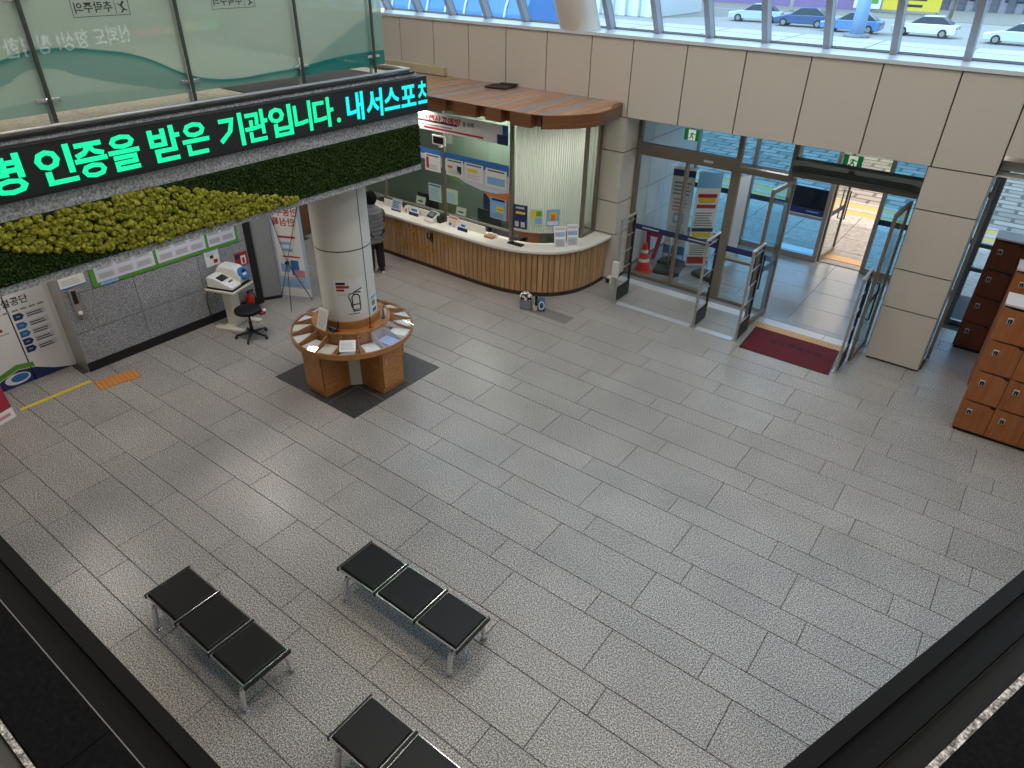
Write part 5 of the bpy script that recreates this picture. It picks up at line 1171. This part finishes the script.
def ringpts(r_, off): 
    s, t = frame_of(ax); return [TM @ (c0+ax*off+(s*math.cos(2*math.pi*k_/24)+t*math.sin(2*math.pi*k_/24))*r_) for k_ in range(24)]
bm = B(); rs = [[bm.verts.new(p) for p in ringpts(r_, o_)] for r_, o_ in ((.105, -.03), (.105, .03), (.062, .045), (.062, -.02))]
for A, Bq in zip(rs, rs[1:]):
    for k_ in range(24): bm.faces.new((A[k_], A[(k_+1) % 24], Bq[(k_+1) % 24], Bq[k_]))
obj('cuff_ring', bm, M_blue, mo, 0, True)
bm = B(); bm.faces.new([bm.verts.new(p) for p in ringpts(.064, .012)]); obj('cuff_opening', bm, M_black, mo)
bm = B(); tube(bm, catmull([(-10.28, 5.35, .70), (-10.33, 5.30, .45), (-10.34, 5.32, .2), (-10.35, 5.38, .02)], 6), .006, 6); obj('power_cord', bm, M_black, mo)
stl = thing('stool', 'black round swivel stool on five-star base in front of the monitor', 'stool', (-9.40, 5.47, 0)); SX, SY = -9.42, 5.46
bm = B(); lathe(bm, [(0, .46), (.19, .46), (.21, .475), (.21, .515), (.185, .53), (0, .535)], (SX, SY, 0), 28); obj('seat', bm, M_leather, stl, 0, True)
bm = B(); tube(bm, [(SX, SY, .07), (SX, SY, .28)], .028, 10); tube(bm, [(SX, SY, .28), (SX, SY, .46)], .018, 10); obj('column', bm, M_black, stl, 0, True)
for k_ in range(5):
    a = R(20+72*k_); e = Vector((SX+.26*math.cos(a), SY+.26*math.sin(a), .06)); bm = B(); tube(bm, [(SX, SY, .10), e], [.026, .016], 8); obj('base_arm', bm, M_black, stl, 0, True)
    bm = B(); d = Vector((-math.sin(a), math.cos(a), 0))*.012; tube(bm, [e-d+Vector((0, 0, -.033)), e+d+Vector((0, 0, -.033))], .026, 10); obj('caster', bm, M_black, stl)
gb = thing('tag_bundle', 'small white and red tag hanging beside the stool seat', 'tag', (-9.25, 5.63, .44))
bm = B(); lathe(bm, [(0, -.035), (.03, -.02), (.035, 0), (.03, .02), (0, .035)], (-9.20, 5.62, .50), 10); obj('knob', bm, M_plastic, gb, 0, True); bm = B(); bx(bm, -9.32, -9.22, 5.56, 5.64, .42, .455); obj('strip', bm, mat('magenta_strip', '#a82a5a', 0.5), gb)
# banner stand seen from behind, print shows through mirrored
bq = thing('x_banner', 'pale blue banner stand with red heading, seen from behind beside the column', 'banner', (-10.31, 6.71, 0))
rt = Vector((0.54, 0.27, 0)).normalized(); nn = Vector((rt.y, -rt.x, 0)); O = Vector((-10.31, 6.71, 0.03)); w, h = 0.61, 1.80
sheet('sheet', O, rt, (0, 0, 1), w, h, mat('banner_pale_blue', '#a9c3dc', 0.7), bq, 0.002)
prints(bq, O, rt, (0, 0, 1), w, h, [(.1, .22, .9, .97, M_paper), (.02, .01, .98, .10, M_paper), (.25, .56, .55, .59, M_sky), (.3, .49, .6, .52, M_sky), (.15, .27, .42, .36, M_sky), (.48, .24, .72, .40, M_blue), (.55, .22, .88, .30, M_pink)] + lines(.2, .8, .63, .67, 1, M_red) + lines(.25, .85, .43, .46, 1, M_red) + lines(.15, .85, .12, .20, 3, M_sky))
for s_, v in (('안동수납', .86), ('안심톡', .76)): text_mesh('lettering', s_, 0.155, M_red, O+rt*(w*.93 if v > .8 else w*.8)+Vector((0, 0, h*v)), rt, (0, 0, 1), bq, 0.003, 0.001, 'LEFT', True, 0.004)
hub = O+rt*(w*.45)+nn*0.10+Vector((0, 0, h*.45-.1)); bm = B()
for q in (O+Vector((0, 0, h)), O+rt*w+Vector((0, 0, h))): tube(bm, [hub, q+nn*.006], .006, 6)
obj('upper_arm', bm, M_dark, bq)
for q in (O+nn*.02, O+rt*w+nn*.02, Vector((-9.67, 6.43, .03))):
    bm = B(); tube(bm, [hub, Vector((q.x, q.y, .008))], .007, 6); obj('leg', bm, M_dark, bq)
bm = B(); tube(bm, [hub-nn*.03, hub+nn*.03], .03, 8); obj('hub', bm, M_black, bq)

# ---- printed wall graphics at far left
gw = thing('wall_graphic_print', 'white printed wall with blue step tags and a blue and green wave at its foot', 'wall print', (-10.797, 2.5, 0))
bm = B(); bx(bm, -10.799, -10.795, 0.3, 3.19, 0.0, 1.75); obj('sheet', bm, M_paper, gw)
bm = B(); bx(bm, -10.796, -10.793, 2.655, 2.672, 0, 1.75); obj('panel_joint', bm, M_black, gw)
GX = -10.7935
text_mesh('lettering', '시설공단', 0.13, M_ink, (GX, 2.50, 1.19), (0, 1, 0), (0, 0, 1), gw, 0.002, 0.001, 'LEFT', False, 0.001, 0.46)
def gpoly(nm, P, m_, dx=0.0): 
    bm = B(); bm.faces.new([bm.verts.new((GX+dx, y, z)) for y, z in P]); obj(nm, bm, m_, gw)
prints(gw, (GX, 2.45, 1.085), (0, 1, 0), (0, 0, 1), 0.7, 0.04, [(.05+.16*i, .1, .17+.16*i, .8, M_grey) for i in range(6)])
for i, z in enumerate((0.955, 0.815, 0.685, 0.56, 0.44)):
    m_ = (M_navy, M_blue, M_blue, M_navy, M_navy)[i]
    gpoly('step_tag', [(2.70, z), (2.80, z), (2.84, z+.05), (2.80, z+.10), (2.70, z+.10)], m_, .001)
    gpoly('tag_mark', [(2.735, z+.042), (2.785, z+.042), (2.785, z+.06), (2.735, z+.06)], M_sky, .002)
    gpoly('text_field', [(2.86, z+.0), (3.12, z+.0), (3.12, z+.09), (2.86, z+.09)], mat('pale_field', '#cfcfd2', .7), .0005)
    prints(gw, (GX+.001, 2.865, z), (0, 1, 0), (0, 0, 1), .25, .09, lines(.03, .9, .15, .9, 2, M_ink, .45))
wv = [(0.3, .10), (1.2, .16), (1.9, .12), (2.25, .22), (2.5, .30), (2.72, .26), (2.95, .14), (3.19, .03)]
def band(P, dz0, dz1): return [(y, z+dz0) for y, z in P]+[(y, max(0.002, z+dz1)) for y, z in reversed(P)]
gpoly('blue_wave', [(0.3, .002), (3.19, .002)] + [(y, max(.004, z-.06)) for y, z in reversed(wv)], M_navy, .0005)
gpoly('green_wave', band(wv[:6], .03, -.05), M_green, .001)
el = [(2.46+.17*math.cos(t), .12+.085*math.sin(t)) for t in [2*math.pi*k_/24 for k_ in range(24)]]; gpoly('white_loop', el, M_paper, .0015)
el = [(2.49+.12*math.cos(t), .125+.06*math.sin(t)) for t in [2*math.pi*k_/24 for k_ in range(24)]]; gpoly('blue_loop', el, M_blue, .002)
prints(gw, (GX, 2.32, .80), (0, 1, 0), (0, 0, 1), .28, .12, [(.4, .5, .7, .9, M_red), (.1, .1, .95, .22, M_grey)])
fs = thing('floor_sign', 'red and white folding floor sign at the left edge of the picture', 'sign', (-9.95, 1.8, 0))
O = Vector((-9.84, 1.55, 0.004)); rt = Vector((-0.16, 0.52, 0)).normalized(); up = Vector((-0.30, 0, 1)).normalized()
bm = B(); M = Matrix(((rt.x, up.x, 0, O.x), (rt.y, up.y, 0, O.y), (rt.z, up.z, 0, O.z), (0, 0, 0, 1)))
sheet('board', O, rt, up, 0.56, 0.60, mat('sign_red_board', '#9c2433', 0.5), fs, 0.02); prints(fs, O, rt, up, 0.56, 0.60, [(0, 0, 1, .24, M_paper), (.5, .08, .9, .15, M_pink)])
sheet('board', O+Vector((-.34, -.10, 0)), rt, Vector((.30, 0, 1)), 0.56, 0.60, mat('sign_red_board', '#9c2433', 0.5), fs, 0.02)
tag(box_obj('floor_tape', -10.165, -10.095, 2.18, 3.15, 0.0003, 0.002, M_yellow), 'yellow tape line on the floor along the printed wall', 'floor tape')
tpd = thing('tactile_pad', 'orange tactile floor pad near the granite wall', 'floor pad', (-9.86, 3.42, 0))
bm = B(); prism(bm, [(-10.06, 3.15), (-9.77, 3.11), (-9.66, 3.67), (-9.95, 3.72)], .0005, .006); obj('mat', bm, M_orangepad, tpd)
bm = B()
for i in range(6):
    for j in range(9):
        u, v = (i+.5)/6, (j+.5)/9; p = Vector((-10.06, 3.15))*(1-u)*(1-v)+Vector((-9.77, 3.11))*u*(1-v)+Vector((-9.66, 3.67))*u*v+Vector((-9.95, 3.72))*(1-u)*v
        lathe(bm, [(.017, .006), (.012, .011), (0, .011)], (p.x, p.y, 0), 6)
obj('studs', bm, mat('tactile_stud', '#d29a55', .6), tpd)['kind'] = 'stuff'

# ---- person at the counter
def skin(name, V, E, Rr, m, parent, sub=2):
    me = bpy.data.meshes.new(name); W = winv(parent); me.from_pydata([W @ Vector(v) for v in V], E, []); o = bpy.data.objects.new(name, me); COL.objects.link(o); o.parent = parent
    mo_ = o.modifiers.new('skin', 'SKIN'); mo_.use_smooth_shade = True
    for i, r_ in enumerate(Rr):
        rr_ = r_ if isinstance(r_, tuple) else (r_, r_); me.skin_vertices[0].data[i].radius = rr_
    me.skin_vertices[0].data[0].use_root = True
    s = o.modifiers.new('sub', 'SUBSURF'); s.levels = sub; s.render_levels = sub; me.materials.append(m); return o
PX, PY_ = -9.75, 8.58; FA = R(165)          # facing the counter, turned slightly left
per = thing('person', 'person in grey quilted vest and black trousers standing at the counter', 'person', (PX, PY_, 0), 0)
fw = Vector((math.cos(FA), math.sin(FA), 0)); rg = Vector((fw.y, -fw.x, 0))
def pp(f_, r_, z): return tuple(Vector((PX, PY_, 0))+fw*f_+rg*r_+Vector((0, 0, z)))
M_skin = mat('skin', '#b88a70', 0.6); M_vest = mat('grey_quilted', '#6a6a6e', 0.75); M_trou = mat('black_trousers', '#15151a', 0.8); M_hair = mat('dark_hair', '#0d0a08', 0.9, 0, 0, 0.2); M_sleeve = mat('charcoal_knit', '#4a4a4e', 0.85)
V = [pp(0, 0, .92), pp(0, 0, 1.12), pp(-.01, 0, 1.28), pp(0, 0, 1.35), pp(.01, 0, 1.42), pp(.03, 0, 1.50), pp(.03, 0, 1.57),
     pp(0, .15, 1.29), pp(.03, .21, 1.06), pp(.17, .20, .97), pp(.26, .17, .97), pp(0, -.15, 1.29), pp(.03, -.21, 1.06), pp(.17, -.20, .97), pp(.26, -.17, .97),
     pp(0, .09, .84), pp(.01, .10, .48), pp(-.02, .10, .09), pp(.11, .11, .045), pp(0, -.09, .84), pp(.02, -.10, .48), pp(0, -.11, .09), pp(.13, -.12, .045)]
Ed = [(0, 1), (1, 2), (2, 3), (3, 4), (4, 5), (5, 6), (2, 7), (7, 8), (8, 9), (9, 10), (2, 11), (11, 12), (12, 13), (13, 14), (0, 15), (15, 16), (16, 17), (17, 18), (0, 19), (19, 20), (20, 21), (21, 22)]
Rr = [(.12, .09), (.11, .08), (.11, .08), .05, .055, .085, .075, .05, .042, .036, .03, .06, .047, .036, .03, .085, .055, .038, .035, .085, .055, .038, .035]
skin('body', V, Ed, Rr, M_skin, per)
for s in (1, -1):
    for k_ in range(5):
        base_p = pp(.27, s*.17-.03+.015*k_, .965); tip = pp(.27+(.06, .075, .08, .074, .055)[k_], s*.165-.036+.018*k_, .955)
        bm = B(); tube(bm, [base_p, tuple((Vector(base_p)+Vector(tip))/2+Vector((0, 0, .006))), tip], [.009, .0085, .007], 6); obj('finger', bm, M_skin, per, 0, True)
skin('trousers', [pp(0, 0, .90), pp(0, .09, .82), pp(.012, .10, .48), pp(-.015, .10, .07), pp(0, -.09, .82), pp(.022, -.10, .48), pp(.005, -.11, .07)], [(0, 1), (1, 2), (2, 3), (0, 4), (4, 5), (5, 6)], [(.15, .12), .11, .088, .08, .11, .088, .08], M_trou, per)
for s, f0 in ((1, -.02), (-1, 0)):
    skin('shoe', [pp(f0-.04, s*.105, .05), pp(f0+.06, s*.11, .045), pp(f0+.15, s*.115, .035)], [(0, 1), (1, 2)], [.05, .048, .036], M_black, per)
    bm = B(); tube(bm, [pp(f0-.05, s*.105, .012), pp(f0+.16, s*.115, .012)], .03, 8); obj('shoe_sole', bm, M_white, per)
    skin('sleeve', [pp(0, s*.16, 1.28), pp(.03, s*.25, 1.06), pp(.16, s*.215, .975)], [(0, 1), (1, 2)], [.088, .068, .05], M_sleeve, per)
bm = B(); rows_ = []; NZ = 30
for j in range(NZ+1):
    z = .66+(1.36-.66)*j/NZ; t = j/NZ; puff = .020*abs(math.sin(t*math.pi*9)); wr = (.205-.03*math.sin(t*math.pi)*.3 if t < .82 else .205-(t-.82)*.62)+puff; wf = (.145 if t < .82 else .145-(t-.82)*.35)+puff
    rows_.append([bm.verts.new(pp(wf*math.sin(a), wr*math.cos(a), z)) for a in [2*math.pi*k_/28 for k_ in range(28)]])
for A, Bq in zip(rows_, rows_[1:]):
    for k_ in range(28): bm.faces.new((A[k_], A[(k_+1) % 28], Bq[(k_+1) % 28], Bq[k_]))
bm.faces.new(rows_[-1]); obj('quilted_vest', bm, M_vest, per, 0, True)
bm = B(); lathe(bm, [(.085, 1.34), (.078, 1.41), (.07, 1.41), (.075, 1.34), (.085, 1.34)], (PX, PY_, 0), 16); obj('vest_collar', bm, M_vest, per, 0, True)
bm = B(); bmesh.ops.create_icosphere(bm, subdivisions=3, radius=1.0)
hc = Vector(pp(.02, 0, 1.515))
for v in bm.verts:
    c = v.co.copy(); lf = c.y; 
    P = hc+fw*(c.y*.125-.012)+rg*(c.x*.122)+Vector((0, 0, c.z*.135))
    if c.y > .35 and c.z < .40: P = hc+fw*(.03)+rg*(c.x*.105)+Vector((0, 0, .02+c.z*.11))
    v.co = P+Vector((0, 0, random.uniform(-.003, .003)))
obj('hair', bm, M_hair, per, 0, True)
for s in (1, -1):
    bm = B(); c = Vector(pp(.115, s*.032, 1.515)); bmesh.ops.create_icosphere(bm, subdivisions=1, radius=.011, matrix=Matrix.Translation(c)); obj('eye', bm, M_black, per)
bm = B(); tube(bm, [pp(.112, 0, 1.515), pp(.135, 0, 1.48), pp(.115, 0, 1.475)], [.008, .013, .008], 6); obj('nose', bm, M_skin, per, 0, True)
bm = B(); tube(bm, [pp(.108, -.022, 1.447), pp(.116, 0, 1.445), pp(.108, .022, 1.447)], .006, 6); obj('mouth', bm, mat('lips', '#8f5a50', .6), per)

# ---- bags left on the floor before the counter
tg = thing('tote_bag', 'grey tote bag with a black and white scarf, on the floor before the counter', 'bag', (-6.52, 9.20, 0))
W = Matrix.Translation((-6.52, 9.17, 0)) @ Matrix.Rotation(R(20), 4, 'Z')
def wall_bag(nm, m, w, d, h, W, par, taper=1.1):
    bm = B(); lo = [bm.verts.new(W @ Vector((sx*w/2, sy*d/2, .002))) for sx, sy in ((-1, -1), (1, -1), (1, 1), (-1, 1))]; hi = [bm.verts.new(W @ Vector((sx*w/2*taper, sy*d/2*taper, h))) for sx, sy in ((-1, -1), (1, -1), (1, 1), (-1, 1))]
    for i in range(4): bm.faces.new((lo[i], lo[(i+1) % 4], hi[(i+1) % 4], hi[i]))
    bm.faces.new(lo); bm.faces.new(hi); return obj(nm, bm, m, par, .02, False, 3)
wall_bag('body', mat('grey_canvas', '#7a8288', .85), .20, .14, .19, W, tg)
sc = mat('pattern_scarf', '#e8e6e2', .8); n_, l_, b_ = nodes_of(sc); g = n_.new('ShaderNodeNewGeometry'); v = n_.new('ShaderNodeTexNoise'); v.inputs['Scale'].default_value = 22; l_.new(g.outputs['Position'], v.inputs['Vector'])
r_ = ramp(n_, [(.47, '#0d0d10'), (.53, '#ece9e4')]); l_.new(v.outputs['Fac'], r_.inputs[0]); l_.new(r_.outputs[0], b_.inputs['Base Color'])
bm = B(); bmesh.ops.create_icosphere(bm, subdivisions=3, radius=1, matrix=W @ Matrix.Translation((0, 0, .235)) @ Matrix.Diagonal((.115, .09, .085, 1)))
for v_ in bm.verts: v_.co += Vector([random.uniform(-.008, .008) for _ in range(3)])
obj('scarf', bm, sc, tg, 0, True)
bm = B(); tube(bm, catmull([W @ Vector(p) for p in ((-.06, -.08, .18), (-.05, -.09, .30), (.05, -.09, .30), (.06, -.08, .18))], 5), .008, 6); obj('strap', bm, M_black, tg)
bg2 = thing('blue_bag', 'small blue and white bag with a black flap next to the grey tote', 'bag', (-6.31, 9.26, 0))
W = Matrix.Translation((-6.26, 9.29, 0)) @ Matrix.Rotation(R(35), 4, 'Z')
wall_bag('body', mat('blue_nylon', '#2b5a96', .6), .13, .15, .22, W, bg2, .9)
bm = B(); tube(bm, catmull([W @ Vector((.045*math.sin(t), -.078, .12+.075*math.cos(t))) for t in [2*math.pi*k_/10 for k_ in range(11)]], 3), .012, 6); obj('white_loop', bm, M_white, bg2, 0, True)
bm = B(); bx(bm, -.15, -.075, -.07, .05, .004, .09, W); obj('white_pocket', bm, mat('tan_pocket', '#c9b8a4', .7), bg2, .01); bm = B(); bx(bm, -.12, -.07, -.05, .06, .10, .30, W); obj('black_flap', bm, M_black, bg2, .015)

# ---- small cluster of white device at the counter end
sw = thing('floor_speaker', 'small white and black device on the floor at the counter end', 'device', (-5.88, 11.05, 0))
box_obj('body', -5.93, -5.84, 11.0, 11.12, 0.001, .16, M_plastic, sw, .02); box_obj('grille', -5.92, -5.85, 10.992, 11.0, .04, .13, M_black, sw)
bm = B(); bx(bm, -5.45, -5.33, 10.30, 10.36, .52, .82); tag(obj('gate_box', bm, M_white, None, .006), 'white control box hung on the gate beside the counter', 'control box')
bd_ = bpy.data.objects['gate_box']

# ---- street outside
def car(label, x, y, rot, col, L=4.6):
    o = thing('car', label, 'car', (x, y, -0.10), rot, 'cars on the road outside'); W = Matrix.Translation((x, y, -0.10)) @ Matrix.Rotation(rot, 4, 'Z')
    def sect(nm, P, hw0, hw1, m, zsplit):
        bm = B(); n_ = len(P); hw = lambda z: hw0 if z <= zsplit else hw1
        f = [bm.verts.new(W @ Vector((px, -hw(pz), pz))) for px, pz in P]; g_ = [bm.verts.new(W @ Vector((px, hw(pz), pz))) for px, pz in P]; bm.faces.new(f); bm.faces.new(list(reversed(g_)))
        for i in range(n_): bm.faces.new((f[i], f[(i+1) % n_], g_[(i+1) % n_], g_[i]))
        return obj(nm, bm, m, o, .05)
    paint = mat('car_paint_'+col.strip('#'), col, .25, .2); l = L/2
    sect('body', [(-l, .35), (-l+.1, .25), (l-.1, .25), (l, .4), (l-.05, .70), (l-1.1, .92), (-l+.5, .95), (-l, .88)], .88, .84, paint, .6)
    sect('cabin', [(-l+.35, .93), (l-1.25, .90), (l-2.05, 1.40), (-l+1.15, 1.44)], .80, .62, mat('car_glass', '#27323c', .1), 1.0)
    sect('roof', [(-l+1.12, 1.43), (l-2.03, 1.39), (l-2.15, 1.47), (-l+1.3, 1.49)], .64, .60, paint, 1.0)
    for wx in (-l+.85, l-.9):
        for s in (-1, 1):
            bm = B(); tube(bm, [W @ Vector((wx, s*.70, .32)), W @ Vector((wx, s*.90, .32))], .32, 16); wl_ = obj('wheel', bm, M_black, o); bm = B(); tube(bm, [W @ Vector((wx, s*.895, .32)), W @ Vector((wx, s*.91, .32))], .19, 12); obj('hub_cap', bm, M_alu, wl_)
    for s in (-1, 1):
        bm = B(); bx(bm, -l-.02, -l+.08, s*.55-.2, s*.55+.2, .62, .78, W); obj('tail_light', bm, M_redpl, o); bm = B(); bx(bm, l-.12, l+.0, s*.55-.2, s*.55+.2, .58, .72, W); obj('head_light', bm, M_paper, o)
car('pale blue saloon car on the road behind the second upper pane', -25.0, 70.0, R(190), '#b9c6d4')
car('dark blue car with red tail lamps behind the pale saloon', -20.3, 68.6, R(183), '#39547c')
car('white car at the right on the road outside', -10.6, 68.0, R(178), '#dfe3e8')
car('silver car parked further right outside', -4.0, 66.5, R(176), '#c8ced6')
car('small blue car at the plaza edge outside', -15.8, 66.8, R(182), '#5a86b8')
def building(label, x0, x1, y0, y1, h, m, rib=None, ribm=None, nwin=0):
    o = thing('building', label, 'building', ((x0+x1)/2, (y0+y1)/2, -0.06)); box_obj('wall', x0, x1, y0, y1, -0.06, h, m, o)
    box_obj('roof', x0-.3, x1+.3, y0-.3, y1+.3, h, h+.4, M_grey, o)
    if rib:
        x = x0+rib/2
        while x < x1: box_obj('rib', x-rib*.22, x+rib*.22, y0-.3, y0, -0.06, h, ribm or m, o); x += rib
    for i in range(nwin):
        xc = x0+(x1-x0)*(i+.5)/nwin; wdt = (x1-x0)/nwin*.55
        f_ = box_obj('window', xc-wdt/2, xc+wdt/2, y0-.08, y0, 1.0, min(h-.6, 3.2), M_dark, o); box_obj('pane', xc-wdt/2+.1, xc+wdt/2-.1, y0-.12, y0-.08, 1.1, min(h-.7, 3.1), mat('far_pane', '#3d566c', .1), f_)
    return o
building('ribbed pale shed behind the upper panes right of the leaning post', -47, -33, 66, 76, 7, mat('shed_white', '#d6d8da', .5), 1.4, mat('shed_rib', '#e8e8e8', .5))
building('purple and grey shop row across the road', -42, -21, 92, 100, 6, mat('shop_purple', '#8a6f9c', .6), None, None, 6)
building('grey block with dark openings across the road', -20, -6, 101, 108, 7, mat('block_grey', '#8f8a90', .6), 1.6, mat('block_dark', '#5b5860', .6), 4)
building('pale block at the right across the road', -2, 20, 104, 112, 7, mat('block_pale', '#9fa4ae', .6), 2.0, None, 4)
yb = thing('hoarding', 'yellow and white hoarding board across the road', 'hoarding', (-18, 90, -0.06))
for a, b, m_, tx in ((-21.6, -18.9, M_paper, ((.15, .2, .4, .5, M_red), (.45, .2, .9, .5, M_green), (.1, .65, .9, .8, M_green))), (-18.7, -13.2, M_yellow, ((.3, .65, .7, .75, M_ink), (.2, .4, .75, .5, M_ink), (.3, .15, .7, .25, M_ink)))):
    sheet('board', (a, 89.9, .3), (1, 0, 0), (0, 0, 1), b-a, 2.4, m_, yb, .08); prints(yb, (a, 89.9, .3), (1, 0, 0), (0, 0, 1), b-a, 2.4, list(tx), .02)
for i, x in enumerate((-21.4, -18.8, -13.4)): box_obj('post', x-.08, x+.08, 89.98, 90.14, -0.06, 2.8, M_alu, yb)
def pole(label, x, y, h, r_, m, name='utility_pole'):
    o = thing(name, label, 'pole', (x, y, -0.06)); bm = B(); tube(bm, [(x, y, -0.06), (x, y, h)], [r_, r_*.8], 12); obj('shaft', bm, m, o, 0, True); bm = B(); lathe(bm, [(0, -.06), (r_*1.8, -.06), (r_*1.8, .12), (0, .12)], (x, y, 0), 12); obj('base', bm, M_grey, o)
pole('thick blue striped post standing on the plaza', -14.5, 63.5, 6.0, .55, mat('pole_blue', '#8fb2d6', .5))
pole('slim white post across the road', -26.5, 84.5, 7.0, .18, M_white)
pole('slim white post beside the dark blue car', -19.0, 72.5, 7.0, .22, M_white)
def tree(label, x, y, h, r_, seed, col, leafless=False):
    rg_ = random.Random(seed); o = thing('tree', label, 'tree', (x, y, -0.06), 0, 'trees outside'); bm = B(); tube(bm, [(x, y, -.06), (x+.1, y, h*.4), (x, y+.1, h*.7)], [.18, .13, .06], 8)
    for k_ in range(9):
        a = rg_.random()*6.28; z = h*rg_.uniform(.35, .7); tube(bm, [(x, y, z), (x+r_*.8*math.cos(a), y+r_*.8*math.sin(a), z+h*.25)], [.06, .02], 5)
    obj('trunk', bm, mat('bark', '#6d5c4c', .9), o)
    if leafless: return o
    bm = B(); N = 1300
    for k_ in range(N):
        u = rg_.uniform(-1, 1); a = rg_.random()*6.28; q = rg_.random()**.4; rr_ = r_*q*math.sqrt(max(0, 1-u*u)); c = Vector((x+rr_*math.cos(a), y+rr_*math.sin(a), h*.68+u*q*h*.34)); s_ = rg_.uniform(.12, .26); d1 = Vector([rg_.uniform(-1, 1) for _ in range(3)]).normalized(); d2 = d1.orthogonal().normalized()
        quad(bm, c-d1*s_, c+d2*s_*.5, c+d1*s_, c-d2*s_*.5)
    f_ = obj('foliage', bm, mat('leaf_'+col.strip('#'), col, .7), o); f_['kind'] = 'stuff'
for i, (x, y, h, r_, c, lab) in enumerate(((-62, 62, 6, 3.0, '#8fa890', 'leftmost rounded tree behind the upper panes'), (-55, 60, 5.5, 2.8, '#9ab89c', 'second rounded tree from the left behind the upper panes'), (-49.5, 63, 6.2, 2.9, '#86a38a', 'third rounded tree behind the upper panes'), (-68, 58, 6, 3.2, '#93ad96', 'rounded tree half hidden by the gallery glass'))): tree(lab, x, y, h, r_, i, c)
def tunnel():
    o = thing('fabric_tunnel', 'long blue fabric tunnel with white ribs behind the left upper panes', 'tent', (-56, 50, -0.05))
    for x0 in range(-78, -34, 2):
        bm = B()
        for k_ in range(10):
            a, b = math.pi*k_/10, math.pi*(k_+1)/10
            quad(bm, *[(x, 50-3.4*math.cos(t), -0.05+3.6*math.sin(t)) for x, t in ((x0, a), (x0+2, a), (x0+2, b), (x0, b))])
        obj('cover', bm, mat('tunnel_blue', '#3f78b8', 0.45), o)
        if x0 == -36:
            bm = B(); bm.faces.new([bm.verts.new((-34, 50-3.4*math.cos(math.pi*k_/12), -0.05+3.6*math.sin(math.pi*k_/12))) for k_ in range(13)]); obj('end_wall', bm, mat('tunnel_blue', '#3f78b8', 0.45), o)
        bm = B(); tube(bm, [(x0, 50-3.45*math.cos(math.pi*k_/14), -0.05+3.65*math.sin(math.pi*k_/14)) for k_ in range(15)], .09, 6); obj('rib', bm, M_white, o)
tunnel()
tree('bare slim tree beside the yellow hoarding', -10.5, 78.0, 6.0, 1.8, 21, '#7b8a5a', True)
